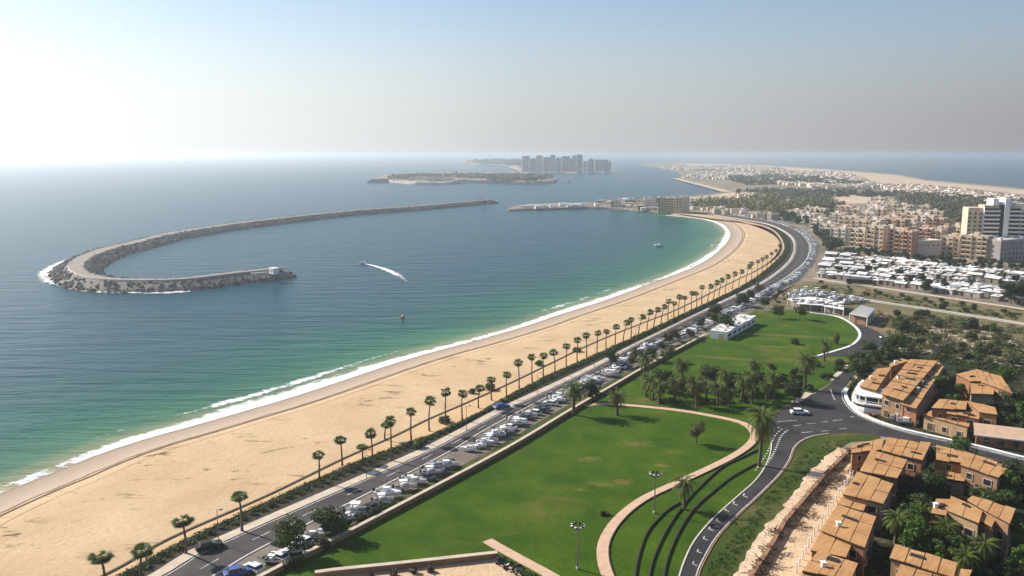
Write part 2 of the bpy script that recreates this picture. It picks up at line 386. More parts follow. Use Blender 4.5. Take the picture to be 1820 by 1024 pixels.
# ================================================================== THE SETTING
shore_px = [(-400,1090),(-150,945),(0,876),(80,845),(140,820),(200,798),(260,779),(340,757),(430,731),(500,711),(614,674),(683,651),(757,628.5),(843,606),(935,579),
  (986,561.5),(1072,534),(1157,503),(1215,481.5),(1241,469.5),(1268,452.5),(1287,435),(1295.5,420),(1294,410),(1282,398.5),(1255,390),(1220,385.5),(1185,383)]
shore = W(shore_px, 0, 10); shore = resample(shore, int(clen(shore) / 6))
far_px = [(1164,377.5),(1112,373),(1061,371),(1010,371.5),(960,373),(912,375),(903,373.5),(921,367),(976,363.5),(1061,361),(1085,358),(1130,357),(1165,353.5),(1200,352),(1251,347.5),(1302,341.5),
  (1304,340),(1295,338),(1251,327),(1222,320),(1207,316.5),(1212,312),(1195,303),(1165,297.5),(1140,294.5),(1150,291),(1200,290),(1302,291.5),(1400,296),(1473,301),(1593,310.5),(1644,320),(1695,325),(1820,336),(2000,352),(2700,430)]
far = W(far_px, 0, 4)
crest = offset(shore, 19)
# land: one sheet
sheet('ground', [Vector(p) for p in crest] + far + [G(3200, 1250).to_2d(), G(900, 2400).to_2d(), G(-900, 2000).to_2d(), G(-900, 1300).to_2d()], LZ, M['land'], skirt=4)

# sea: one polar sheet with the distance to the shore stored per vertex
def make_sea():
    rs = [0, 60]; 
    while rs[-1] < 62000: rs.append(rs[-1] * 1.022)
    ang = np.radians(np.linspace(-66, 54, 300)); rs = np.array(rs)
    rr, aa = np.meshgrid(rs, ang, indexing='ij')
    x = (rr * np.sin(aa)).ravel(); y = (rr * np.cos(aa)).ravel() - 40
    nr, na = rr.shape
    sh = np.array([(p.x, p.y) for p in shore]); d = np.full(x.shape, 9999.)
    near = np.where(np.hypot(x, y) < 1700)[0]
    for k in range(0, len(near), 2000):
        i = near[k:k + 2000]
        d[i] = np.sqrt(((x[i, None] - sh[None, :, 0]) ** 2 + (y[i, None] - sh[None, :, 1]) ** 2).min(1))
    v = np.stack([x, y, np.zeros_like(x)], 1)
    i, j = np.meshgrid(np.arange(nr - 1), np.arange(na - 1), indexing='ij'); q = (i * na + j).ravel()
    f = np.stack([q, q + na, q + na + 1, q + 1], 1)
    o = obj('sea', v.tolist(), f[:, ::-1].tolist(), M['sea'], smoothf=True); attr(o, 'shore', d)
    tag(o, kind='structure')
make_sea()

# coast curves (photo points read onto the ground)
C0 = W([(-60,1150),(200,1032),(311,970),(609,832),(731,787),(821,751),(946,682),(1043,638),(1149,590),(1217,558),(1278,530),(1322,507),(1356,484),(1380,463),(1391,450),(1394,438),(1389,424),(1376,410),(1352,400),(1300,389),(1255,382.5),(1205,380)])
C1 = W([(0,1160),(266,1023),(357,970),(706,817.5),(800,772),(883,728),(1000,674),(1083,634),(1115,617.5),(1186,583),(1268,543.5),(1320,519.5),(1354,502.5),(1384,482),(1405,461.5),(1412,441),(1408,424),(1391,410),(1364,398.5),(1326,391.5),(1270,382.5),(1230,378.5)])
C2 = W([(30,1160),(291,1023),(384,970),(729,817.5),(823,770),(900,728.5),(1001,681),(1083,640),(1115,621),(1187,585),(1269,545.2),(1321,521),(1355.5,504),(1386,483),(1407,462),(1414,441),(1410,423.3),(1392,409.4),(1365,398),(1326.5,391),(1270,382),(1230,378)])
C3 = W([(200,1125),(380,1023),(471,970),(772,817),(855,768),(901,743),(999,692),(1083,652),(1158,616),(1190,600),(1272,559),(1329,532),(1386,500),(1414,480),(1430,466),(1437,453),(1439,440),(1434,427),(1420,413),(1400,403.5),(1365,393.5),(1320,385.5),(1270,379.5),(1230,376)])
C4 = W([(250,1146),(531,998),(585,971),(875,817),(1001,742),(1034,722),(1086,692),(1149,655),(1200,627),(1253,599)])
L1 = W([(-80,1150),(190,1023),(297,962),(471,885),(609,818),(700,777.5),(757,749),(815,724),(880,695),(929,672),(1000,637),(1034,620.5),(1090,596),(1146,574),(1209,548.5),(1300,503),(1346,481),(1374,463),(1386,450),(1389,438),(1384,424),(1372,411),(1350,401.5)])

# beach: slope out of the water, wet band, dry sand to the palms
def make_beach():
    n = len(shore); rows = []; zs = []
    for o_, z in ((-14, -1.2), (0, 0.0), (5, .5), (10, .95), (13, 1.25), (16, 1.6), (19.5, 2.02)): rows.append((offset(shore, o_), z, o_))
    c = resample(shore, n); inner = resample(rows[-1][0], n); outer = resample(C0, n)
    nr = 8
    for k in range(1, nr + 1): rows.append(([a.lerp(b, k / nr) for a, b in zip(inner, outer)], 2.04, 19.5 + 60 * k / nr))
    v = []; at = []
    for r, z, s in rows:
        for i, p in enumerate(r):
            zz = z + (0.12 * noise.noise(Vector((p.x * .05, p.y * .05, 3))) + .06 if 19.5 < s < 79 else 0)
            v.append((p.x, p.y, zz)); at.append(max(s, 0))
    f = [(k * n + i, (k + 1) * n + i, (k + 1) * n + i + 1, k * n + i + 1) for k in range(len(rows) - 1) for i in range(n - 1)]
    o = obj('beach', v, f, M['sand'], smoothf=True); attr(o, 'shore', at); tag(o, kind='structure')
make_beach()
def foamstrip(name, C, offs, edge, m, z, lab=None):
    c = resample(C, max(int(clen(C) / 3), 4)); n = len(c); v = []; at = []
    for k, (o_, e) in enumerate(zip(offs, edge)):
        for i, p in enumerate(offset(c, o_)):
            v.append((p.x, p.y, z + .01 * k)); at.append(e + .34 * noise.noise(Vector((i * .03, k * .3, 9))) + .12 * noise.noise(Vector((i * .15, k * .3, 4))))
    f = [(k * n + i, (k + 1) * n + i, (k + 1) * n + i + 1, k * n + i + 1) for k in range(len(offs) - 1) for i in range(n - 1)]
    o = obj(name, v, f, m); attr(o, 'edge', at); tag(o, lab, 'foam', kind='stuff'); return o
foamstrip('surf_foam', shore, (-8, -5, -2.5, 0, .8, 1.2), (-.15, .04, .32, .4, .36, -.3), M['foam'], .14, 'white surf breaking along the beach')
foamstrip('surf_foam', shore[:int(len(shore) * .45)], (-15, -12, -9), (-.2, .08, -.1), M['foam'], .12, 'thin broken wave line off the near beach')

tag(band('wrack_line', offset(shore, 14.5), -.35, .35, 1.52, M['brush']), 'thin dark line of dried weed along the wet sand', 'seaweed', kind='stuff')
strip('promenade', L1, C0, LZ + .26, M['promsand'], 240, th=.3)
strip('pavement', C1, C2, LZ + .2, M['pave'], 260, th=.25)
strip('road', C2, C3, LZ + .06, M['asphalt'], 260)
strip('parking_road', C3, C4 + W([(1253,599),(1300,573),(1345,548),(1398,516),(1424,498),(1444,476),(1455,455),(1455,436),(1446,418),(1420,404),(1380,394)])[1:], LZ + .03, M['dirt'], 260)
# inner dark carriageway at the far bend
E0 = W([(1251,545),(1302,521),(1337,500),(1371,476),(1391,455),(1396.5,438),(1391,424),(1378,410),(1354,400),(1310,391),(1262,382.5)])
E1 = W([(1262,545.5),(1320,518.5),(1354,501.5),(1383,481.5),(1403.5,461),(1410.5,441),(1406.5,424.5),(1390,410.7),(1363.5,399.2),(1326,392),(1268,383)])
strip('road', E0, E1, LZ + .09, M['asphalt_new'], 160)
band('road_marking', C2, .3, .55, LZ + .075, M['roadline'])
band('road_marking', offset(C3, -.2)[int(len(C3)*.33):], -.25, .25, LZ + .078, M['roadline'])
band('kerb', C3[:int(len(C3)*.62)], -.05, .35, LZ + .18, M['kerb'], th=.2)
mid = [a.lerp(b, .52) for a, b in zip(resample(C2, 300), resample(C3, 300))]
dashes('road_marking', mid[:290], .22, 4.5, 9, LZ + .075, M['roadline'])
band('kerb', offset(E1, 0), 0, .38, LZ + .3, M['white'], th=.3)

# lawn and the ground inland
lawn_px = [(250,1146),(531,998),(875,817),(1001,742),(1034,722),(1086,692),(1149,655),(1200,627),(1253,599),(1290,577),(1315,562),(1345,553),(1400,551),(1449,556.5),(1483,561),(1506,570),(1524,584),(1529,599),(1514,614.5),(1486,624.5),
   (1500,632),(1538,632),(1512,649),(1478,680),(1440,702),(1400,718),(1381,731),(1372,748),(1367,766),(1371,794),(1364,822),(1343,854),(1310,885),(1266,925),(1233,965),(1216,1002),(1206,1030),(1190,1120),(1180,1250),(150,1250)]
sheet('lawn', W(lawn_px, LZ, s=False), LZ + .04, M['lawn'])
RL = W([(1185,1120),(1202,1050),(1209,1024),(1216,1002),(1233,965.5),(1266,925),(1310,885),(1343.5,855),(1364,824),(1372,794),(1368,767),(1372,752),(1380,734),(1400,722),(1440,704),(1478,681),(1512,650),(1538,632)])
RR = W([(1215,1120),(1236,1050),(1241,1024),(1249.5,1002),(1276,955.5),(1317,912),(1341,890),(1383,848.5),(1404,820),(1414,795),(1436,779),(1474,771.5),(1521,770),(1569,776),(1610,784),(1680,797),(1793,822),(1900,845),(2100,890)])
road_px_w = RL + W([(1527,655),(1503,687),(1500,700),(1504,712),(1513,724),(1530,737),(1569,753),(1616,767),(1680,781),(1743,795),(1806,811),(1900,831),(2100,870)], LZ) + RR[::-1]
sheet('local_road', road_px_w, LZ + .09, M['asphalt_new'])
band('road_marking', RR[:int(len(RR) * .62)], -.5, -.28, LZ + .105, M['roadline'])
band('kerb', RR[:int(len(RR) * .62)], -.05, .2, LZ + .2, M['wallbrown'], th=.18)
band('kerb', RL[:int(len(RL) * .55)], -.3, .0, LZ + .2, M['kerb'], th=.18)
UK = W([(1508,690),(1502,700),(1506,714),(1515,726),(1530,738),(1569,754.5),(1616,768.5),(1680,783),(1743,797),(1806,813),(1860,825)])
band('road_marking', offset(UK, .9), .0, .3, LZ + .105, M['roadline'])
# northern loop road
inner = W([(1440,556),(1449,557),(1483,561.5),(1506,570),(1526,586),(1529,600),(1514.5,614.5),(1486,624.5),(1450,634.5)])
outer = W([(1462,550),(1492,563),(1520,572),(1552,586),(1566,594),(1572,607),(1560,620),(1538,631),(1495,633)])
strip('loop_road', outer, inner, LZ + .075, M['asphalt_new'], 60)
band('kerb', inner, -.2, .9, LZ + .25, M['white'], th=.2)
band('grass_margin', C4, -4.2, -.5, LZ + .075, M['verge'])
# paths in the lawn
pa = W([(1040,722),(1061,718),(1110,720),(1155,724),(1216,731),(1283,743),(1320,752),(1338,765),(1341,778),(1330,793),(1300,813),(1249.5,838),(1199,861),(1149,884),(1113,909),(1088,936),(1073,964),(1071,992),(1080,1024),(1098,1060)])
band('footpath', pa, -1.15, 1.15, LZ + .12, M['path'], th=.1)
band('path_edging', pa, -1.35, -1.15, LZ + .3, M['rail'], th=.28)
pb = W([(866,961),(881,970),(928,996),(990,1030),(1100,1095)])
band('footpath', pb, -1.2, 1.2, LZ + .13, M['path'], th=.1)
# rough grass strip beside the lower road, pale rubble terrace, patios, gardens
vg = RR[6:int(len(RR) * .72)]
tl = [(1568,782),(1512,786),(1490,798),(1468,815),(1452,828),(1432,848),(1424,862),(1398,892),(1392,905),(1361,934),(1350,955),(1325,990),(1306,1024),(1280,1080),(1262,1130)]
sheet('verge', vg + W(tl, LZ, s=False), LZ + .05, M['verge'])
tl2 = []
for a, b in zip(tl[2:-1], tl[3:]):
    for k in range(5):
        t = k / 5; tl2.append((a[0] + (b[0] - a[0]) * t + random.uniform(-4, 4), a[1] + (b[1] - a[1]) * t + random.uniform(-2, 2)))
wall_line = [(1514,803),(1490,826),(1464.6,852),(1430,893),(1395,934),(1366,985),(1341,1023),(1310,1080)]
sheet('sand_terrace', W(tl2, LZ, s=False) + W(wall_line[::-1], LZ, s=False), LZ + .25, M['pinksand'])
sheet('patio', W(wall_line, LZ, s=False) + W([(1400,1080),(1440,1000),(1475,940),(1510,890),(1545,845),(1580,800)], LZ, s=False), LZ + .22, M['sandlot'])
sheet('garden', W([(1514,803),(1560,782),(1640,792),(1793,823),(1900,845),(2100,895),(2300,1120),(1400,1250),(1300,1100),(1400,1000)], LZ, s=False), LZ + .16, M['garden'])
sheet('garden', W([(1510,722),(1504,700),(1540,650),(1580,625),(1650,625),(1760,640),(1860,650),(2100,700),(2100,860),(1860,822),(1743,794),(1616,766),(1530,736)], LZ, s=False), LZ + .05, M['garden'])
sheet('scrub_field', W([(1425,500),(1454,500),(1600,521),(1700,534),(1820,553),(2100,598),(2100,730),(1900,668),(1760,646),(1600,632),(1545,640),(1572,612),(1566,594),(1540,580),(1490,560),(1400,548),(1350,545),(1380,522)], LZ, s=False), LZ + .03, M['field'])
sheet('sand_lot', W([(540,1040),(596,1023),(884,993),(905,1006),(940,1030),(1010,1090),(500,1090)], LZ, s=False), LZ + .07, M['sandlot'])
sheet('parking_yard', W([(1452,462),(1480,452),(1560,458),(1650,470),(1820,488),(2100,520),(2100,590),(1820,547),(1700,530),(1560,510),(1470,498),(1448,480)], LZ, s=False), LZ + .02, M['dirt'])
sheet('sand_spit', W([(1195,352.5),(1251,348.6),(1300,342.6),(1360,340),(1388,344),(1392,349),(1345,353),(1320,361),(1290,360),(1250,357)], LZ), LZ + .03, M['farsand'])
sheet('sand_plain', W([(1475,350),(1500,345),(1560,346),(1580,352),(1560,360),(1510,362),(1480,357)], LZ), LZ + .03, M['farsand'])
sheet('dunes', W([(1205,291),(1302,292.6),(1400,297),(1473,302),(1593,311.5),(1644,321),(1695,326),(1820,337.5),(2000,354),(2200,385),(1980,362),(1820,346),(1700,333),(1560,325),(1480,312),(1380,302),(1260,298)], LZ, s=False), LZ + .03, M['farsand'])
band('field_track', W([(1446,494),(1480,500),(1560,511),(1640,523),(1720,535),(1820,550),(2000,580)]), -2.2, 2.2, LZ + .12, M['pave'])
band('beach_edge_sand', W([(1207,317),(1222,321),(1251,328),(1295,339),(1300,341)]), 0, 22, LZ + .06, M['farsand'])

def wall(name, label, C, w, h, m, cap=None, z=LZ, cat='wall', capname='coping'):
    r = empty(name, label, cat, (C[0].x, C[0].y, 0)); c = [p - C[0] for p in C]
    n = max(int(clen(c) / 3), 4); c = resample(c, n)
    strip('wall_body' if name != 'wall_body' else 'body', offset(c, -w / 2), offset(c, w / 2), z + h, m, n, None, h + .2, r)
    if cap: strip(capname, offset(c, -w / 2 - .15), offset(c, w / 2 + .15), z + h + .12, cap, n, None, .12, r)
    return r
wall('retaining_wall', 'long low retaining wall with cream coping between boat park and lawn', C4, .7, 1.1, M['wallbrown'], M['pave'])
wall('low_wall', 'thin brown low wall along the sand side of the beach promenade', L1, .3, .35, M['wallbrown'], M['brush'])
wall('retaining_wall', 'brown retaining wall with pale coping below the sand lot', W([(560,1028),(596,1023),(740,1008),(884,992)]), .8, 1.2, M['wallbrown'], M['pave'])
wall('retaining_wall', 'ochre wall stepping down between pale rubble strip and row house patios', W(wall_line, s=False), .6, 1.2, M['wallbrown'], M['wallbrown'])
wall('road_wall', 'thick white kerb wall curving round the upper bend of the local road', UK, .8, .55, M['whitewear'], M['white'])
wall('field_wall', 'thin pale wall crossing the dry scrub field beyond the loop road', W([(1488,526),(1560,538),(1680,556),(1820,578),(2000,610)]), .5, .8, M['kerb'], M['white'])
wall('curved_edging', 'longest dark curved edging sweeping through the strip lawn to the lamp palm', W([(1348,800),(1318,815),(1283,832),(1243,868),(1216,898),(1182,949),(1159,1002),(1152,1040)]), .28, .45, M['rail'])
wall('curved_edging', 'dark curved edging nearest the footpath on the strip lawn', W([(1209,895),(1188,907),(1169,925),(1152,945),(1141,970),(1132,1003),(1128,1030)]), .28, .45, M['rail'])
wall('curved_edging', 'dark curved edging nearest the lower road on the strip lawn', W([(1347,824),(1300,850),(1262,880),(1232,908),(1205,950),(1185,1000),(1178,1040)]), .28, .45, M['rail'])
wall('lot_wall', 'curved pale wall behind the parked boats of the small bay by the bend', W([(1540,732),(1556,728),(1600,741),(1622,755)]), .5, 1.0, M['kerb'], M['white'])

# markings at the junction
def mark(pairs, w=.28):
    mb = MB()
    for a, b in pairs:
        a = G(*a).to_2d(); b = G(*b).to_2d(); d = (b - a).normalized(); q = Vector((d.y, -d.x)) * w / 2; z = LZ + .105
        mb.add([(a.x - q.x, a.y - q.y, z), (b.x - q.x, b.y - q.y, z), (b.x + q.x, b.y + q.y, z), (a.x + q.x, a.y + q.y, z)], [(3, 2, 1, 0)])
    tag(mb.build('road_marking', M['roadline']), kind='structure')
mark([((1382,750),(1416,748)),((1410,757.6),(1424,756)),((1433,754),(1450,752.4)),((1459,751),(1471,750)),((1480,748.4),(1497,746.7)),((1511,742),(1518,741)),
      ((1423,770),(1443,768)),((1460,767),(1473,766)),((1491,763),(1505,762.5)),((1378,761),(1386,760)),((1476,692),(1480,704)),((1480,704),(1484,712))])
ml = W([(1400,765),(1388,776),(1381,793),(1370,815),(1352,842)]); dashes('road_marking', ml, .5, .8, .9, LZ + .105, M['roadline'])
dashes('road_marking', offset(ml, 1.6), .35, .9, 1.2, LZ + .106, M['roadline'])
ticks = [(1321,882),(1303,896),(1288,907),(1273,926),(1260,941),(1250,958),(1239,981),(1231,1003)]
mark([((x, y), (x + 8, y + 3)) for x, y in ticks] + [((x, y), (x + 2, y - 4)) for x, y in ticks], .25)
band('kerb', W([(1443,700),(1425,712),(1417,717)]), -.3, 2.2, LZ + .2, M['pave'], th=.15)
band('kerb', W([(1478,678),(1500,660),(1512,650)]), -1.6, .2, LZ + .2, M['pave'], th=.15)

# ------------------------------------------------------------------ sky, sun, haze
SUN_EL, SDIR = R(33), Vector((-.87, .5)).normalized()      # direction towards the sun, on the ground plane
world = bpy.data.worlds.new('World'); scene.world = world; world.use_nodes = True
nt = world.node_tree; bg = nt.nodes['Background']
sky = nt.nodes.new('ShaderNodeTexSky'); sky.sky_type = 'NISHITA'; sky.sun_disc = False
sky.sun_elevation = SUN_EL; sky.sun_rotation = math.atan2(SDIR.x, SDIR.y); sky.altitude = 0; sky.air_density = 1.0; sky.dust_density = .8; sky.ozone_density = 2.5
# a dusty layer low in the sky, brighter towards the sun (the air above the haze box)
tc = N(nt, 'ShaderNodeTexCoord'); nv = N(nt, 'ShaderNodeVectorMath', operation='NORMALIZE'); nt.links.new(tc.outputs['Generated'], nv.inputs[0])
sp = N(nt, 'ShaderNodeSeparateXYZ'); nt.links.new(nv.outputs[0], sp.inputs[0])
fz = ramp(nt, [(0.0, .97), (.04, .9), (.08, .68), (.13, .34), (.2, .09), (.32, 0.0)], sp.outputs['Z'])
dt = N(nt, 'ShaderNodeVectorMath', operation='DOT_PRODUCT'); nt.links.new(nv.outputs[0], dt.inputs[0]); dt.inputs[1].default_value = (SDIR.x, SDIR.y, 0)
mr = N(nt, 'ShaderNodeMapRange'); mr.inputs[1].default_value = -.7; mr.inputs[2].default_value = 1; nt.links.new(dt.outputs['Value'], mr.inputs[0])
hc = ramp(nt, [(0.0, (2.3, 2.3, 2.6)), (.39, (2.75, 2.7, 2.95)), (.7, (4.7, 4.85, 5.0)), (.92, (7.8, 8.1, 8.2)), (1.0, (9.5, 9.6, 9.4))], mr.outputs[0])
nt.links.new(mixc(nt, fz, sky.outputs[0], hc), bg.inputs[0]); bg.inputs[1].default_value = .084
sun = bpy.data.lights.new('sun', 'SUN'); sun.energy = 5; sun.angle = R(.5); sun.color = (1, .93, .83)
so = bpy.data.objects.new('sun', sun); COL.objects.link(so)
sv = Vector((SDIR.x * math.cos(SUN_EL), SDIR.y * math.cos(SUN_EL), math.sin(SUN_EL)))
so.rotation_euler = sv.to_track_quat('Z', 'Y').to_euler(); so.location = (-200, 0, 300)
vs = scene.view_settings; vs.view_transform = 'Standard'; vs.look = 'None'; vs.gamma = 1; vs.exposure = .65; vs.use_curve_mapping = False
hm = bpy.data.materials.new('haze'); hm.use_nodes = True; n_ = hm.node_tree; n_.nodes.remove(n_.nodes['Principled BSDF'])
pv = n_.nodes.new('ShaderNodeVolumePrincipled'); pv.inputs['Color'].default_value = (.86, .93, .98, 1); pv.inputs['Density'].default_value = .00016; pv.inputs['Anisotropy'].default_value = .62
n_.links.new(pv.outputs[0], n_.nodes['Material Output'].inputs['Volume'])
hz = MB().box(-64000, 64000, -3000, 64000, -8, 86).build('haze', hm); tag(hz, kind='stuff')
scene.cycles.volume_bounces = 1; scene.cycles.max_bounces = 6; scene.cycles.diffuse_bounces = 2; scene.cycles.transparent_max_bounces = 12

# ================================================================== PLANTS
def slim_palm_meshes(seed, h=9.5, cr=1.7, lean=.4, wind=0.0):
    r = random.Random(seed); t = MB(); path = []; rad = []
    for i in range(9):
        u = i / 8; path.append((lean * u * u + .08 * math.sin(u * 5 + seed), .1 * math.sin(u * 4), h * u - .3)); rad.append(.25 - .08 * u ** .5 - .05 * u + (.02 if i % 2 else 0))
    t.tube(path, rad, 7)
    top = Vector(path[-1]); c = MB()
    for k in range(60):
        a = r.uniform(0, 6.283); el = math.asin(r.uniform(-.75, 1)); L = cr * r.uniform(.7, 1.0) * (1 + .15 * (el > .6))
        d = Vector((math.cos(a) * math.cos(el) + wind, math.sin(a) * math.cos(el), math.sin(el))).normalized()
        side = d.cross(Vector((0, 0, 1))).normalized() if abs(d.z) < .98 else Vector((1, 0, 0)); up = side.cross(d)
        m_ = top + d * L * .45
        for q in range(-4, 5):                       # fan blades
            b = q / 4 * .95; e = m_ + (d * math.cos(b) + side * math.sin(b)) * L * .55 + Vector((0, 0, -.12 * L * abs(b))) + up * r.uniform(-.05, .05)
            p1 = m_ + (d * math.cos(b - .12) + side * math.sin(b - .12)) * L * .3; p2 = m_ + (d * math.cos(b + .12) + side * math.sin(b + .12)) * L * .3
            c.add([m_, p1, e, p2], [(0, 1, 2, 3)])
        c.add([top, m_ + side * .03, m_ - side * .03], [(0, 1, 2)])
    sk = MB()
    for k in range(26):
        a = r.uniform(0, 6.283); L = r.uniform(.6, 1.2); d = Vector((math.cos(a), math.sin(a), 0)); s_ = Vector((-d.y, d.x, 0)) * .22
        p0 = top + d * .15 + Vector((0, 0, .1)); e = top + d * r.uniform(.4, .75) + Vector((0, 0, -L))
        sk.add([p0 - s_ * .3, e - s_, e + s_, p0 + s_ * .3], [(0, 1, 2, 3)])
    return t, c, sk
def date_palm_meshes(seed, h=6, L0=3.6, n=46):
    r = random.Random(seed); t = MB(); path = []; rad = []
    for i in range(9):
        u = i / 8; path.append((.3 * math.sin(u * 2.2 + seed), .25 * u * u, h * u - .4)); rad.append(.42 - .12 * u + (.04 if i % 2 else 0))
    rad[-1] += .12; t.tube(path, rad, 8); top = Vector(path[-1]); c = MB(); dr = MB()
    for k in range(n):
        a = k * 2.39996 + r.uniform(-.2, .2); el = 1.35 - 1.9 * (k / n) + r.uniform(-.12, .12); L = L0 * r.uniform(.85, 1.1)
        hd = Vector((math.cos(a), math.sin(a), 0)); sd = Vector((-hd.y, hd.x, 0)); pts = []
        p = top.copy(); e = el; seg = 11
        for i in range(seg + 1):
            pts.append(p.copy()); e -= .13 + .05 * (i / seg); p = p + (hd * math.cos(e) + Vector((0, 0, 1)) * math.sin(e)) * L / seg
        tgt = dr if k > n - 7 else c
        for i in range(1, seg):
            w = .62 * math.sin(math.pi * min(1, (i + .6) / seg)) ** .6 * (L / 3.6); f_ = (pts[i + 1] - pts[i]).normalized(); u_ = sd.cross(f_)
            for s_ in (-1, 1):
                for q in (0, .5):
                    b = pts[i].lerp(pts[i + 1], q); tip = b + sd * s_ * w + f_ * w * .7 - Vector((0, 0, 1)) * w * .25 + u_ * .1
                    tgt.add([b, b + f_ * L / seg * .42, tip], [(0, 1, 2)])
        tgt.tube(pts[::3] + [pts[-1]], [.06, .045, .03, .02, .01][:len(pts[::3]) + 1], 3, cap=False)
    return t, c, dr
def blob_leaves(mb, r, cx, cy, cz, rx, rz, n, s):
    for _ in range(n):
        while True:
            x, y, z = r.uniform(-1, 1), r.uniform(-1, 1), r.uniform(-1, 1)
            q = x * x + y * y + z * z
            if .2 < q < 1: break
        k = (.75 + .25 * r.random()) / math.sqrt(q) if r.random() < .6 else 1
        p = Vector((cx + x * k * rx, cy + y * k * rx, cz + z * k * rz))
        d = Vector((x + r.uniform(-.7, .7), y + r.uniform(-.7, .7), z + r.uniform(-.4, .9))).normalized()
        a = d.orthogonal().normalized(); a.rotate(Matrix.Rotation(r.uniform(0, 6.28), 3, d)); b = d.cross(a); ss = s * r.uniform(.6, 1.3)
        mb.add([p - a * ss, p + b * ss * .5 + d * .1 * ss, p + a * ss, p - b * ss * .5 - d * .1 * ss], [(0, 1, 2, 3)])
def tree_meshes(seed, h=7, cr=3, leaves=1500, ls=.28, th=.35, nb=11, flat=.75):
    r = random.Random(seed); t = MB(); tb = h * th
    path = [(0, 0, -.4), (.06, .04, tb * .5), (r.uniform(-.25, .25), r.uniform(-.25, .25), tb), (r.uniform(-.4, .4), r.uniform(-.4, .4), h * .75)]
    t.tube(path, [.05 * h * .7, .04 * h * .7, .03 * h * .7, .03], 7)
    c = MB(); cz = (h + tb) / 2
    for k in range(nb):
        a = k * 2.4 + r.uniform(-.4, .4); rr = cr * .62 * math.sqrt(r.uniform(.1, 1)); z = cz + r.uniform(-.5, .5) * (h - tb) * .75
        br = cr * r.uniform(.32, .55)
        bx, by = math.cos(a) * rr, math.sin(a) * rr
        t.tube([path[2], (bx * .5, by * .5, (tb + z) / 2), (bx, by, z)], [.018 * h, .012 * h, .02], 5)
        blob_leaves(c, r, bx, by, z, br, br * flat, leaves // nb, ls)
    return t, c
def bush_meshes(seed, cr=1.3, h=1.6, leaves=500, ls=.2, nb=6):
    r = random.Random(seed); c = MB(); t = MB()
    for k in range(nb):
        a = r.uniform(0, 6.28); rr = cr * .55 * math.sqrt(r.random()); b = cr * r.uniform(.4, .6); x, y = rr * math.cos(a), rr * math.sin(a)
        z = h * r.uniform(.35, .62); t.tube([(0, 0, -.2), (x * .6, y * .6, z * .6), (x, y, z)], [.07, .05, .02], 4)
        blob_leaves(c, r, x, y, z, b, b * .8, leaves // nb, ls)
    return t, c
def proto(kind, parts, mats, names):
    r = empty(kind, 'x', 'x')
    for mb, m, n in zip(parts, mats, names):
        if mb.v: mb.build(n, m, r)
    return r
PR = {}
PR['slim'] = [proto('palm_tree', slim_palm_meshes(s, h, c, l, w), (M['trunk'], M['palm'], M['palmdry']), ('trunk', 'crown', 'dead_fronds')) for s, h, c, l, w in
    ((1, 10, 1.75, .2, 0), (2, 10, 1.9, .5, .1), (3, 10, 1.7, -.3, 0), (4, 10, 2.0, .9, .45), (5, 10, 2.1, 1.2, .6))]
PR['date'] = [proto('date_palm', date_palm_meshes(s, h, l, n), (M['bark'], M['date'], M['palmdry']), ('trunk', 'crown', 'dry_fronds')) for s, h, l, n in ((11, 6, 3.6, 46), (12, 7, 3.9, 54), (13, 5, 3.4, 40))]
PR['tree'] = [proto('tree', tree_meshes(s, h, c, n, ls, th, nb), (M['bark'], m), ('trunk', 'crown')) for s, h, c, n, ls, th, nb, m in
    ((21, 7, 3.1, 1900, .3, .3, 13, M['leaf']), (22, 7, 3.4, 2100, .3, .22, 15, M['leafd']), (23, 7, 2.8, 1700, .28, .35, 12, M['leafb']), (24, 7, 3.3, 1500, .3, .3, 11, M['leafo']))]
PR['bush'] = [proto('shrub', bush_meshes(s, c, h, n, ls, nb), (M['bark'], m), ('stems', 'foliage')) for s, c, h, n, ls, nb, m in
    ((31, 1.5, 1.9, 620, .21, 7, M['leafb']), (32, 1.7, 1.7, 680, .21, 8, M['leaf']), (33, 1.4, 1.5, 520, .2, 6, M['leafo']), (34, 1.8, 2.2, 760, .22, 8, M['leafd']))]
PR['far'] = [proto('tree', tree_meshes(s, 7, 3.4, 330, .75, .15, 9), (M['bark'], m), ('trunk', 'crown')) for s, m in ((41, M['leafd']), (42, M['leaf']), (43, M['leafd']))]
def put(kind, i, loc, label, cat, group=None, h=None, base=None, rz=None, sc=None, name=None):
    p = PR[kind][i % len(PR[kind])]
    if sc is None: sc = h / base if h else 1
    o = dup(p, loc, random.uniform(0, 6.28) if rz is None else rz, label, sc, group); o['category'] = cat
    if name: o.name = name
    return o
def hgt(bx, by, ty, z=LZ): return max((by - ty) / (by - HOR) * (H - z), .5)

# the row along the promenade: (crown x, crown y, base x, base y)
row = [(569,806,569,858),(609,780,609,829),(646,792,646,822),(662,766,662,829),(683,754,684,784),(697,743,697,820),(732,729,731,785),(762,710,763,768),(792,693,792,757),(824,697,821,749),(853,688,850,727),(875,672,874,713),(903,664,900,709),
 (926,643,923,692),(948,632,946,680),(968,630,965,672),(988,624,986,666),(1011,613,1007,657),(1031,603,1026,645),(1048,595,1043,637),(1066,590,1061,630),(1080,588,1077,622),(1095,579,1093,613),(1115,573,1108,607),(1127,567,1122,602),
 (1143,562,1135,594),(1158,553,1150,588),(1170,549,1162,582),(1184,544,1175,576),(1193,534,1187,571),(1202,538,1197,566),(1210,527,1206,562),(1221,528,1217,557),(1231,520,1228,552),(1242,521,1238,546),(1250,509,1247,543),(1266,508,1258,539),
 (1276,501,1268,534),(1285,497,1278,528),(1297,491,1289,522),(1309,486,1302,516),(1320,482,1313,510),(1333,473,1326,503),(1342,468,1336,497),(1350,464,1346,491),(1359,460,1354,486),(1367,456,1363,479),(1373,450,1371,472),(1378,445,1379,466),(1383,436,1385,457)]
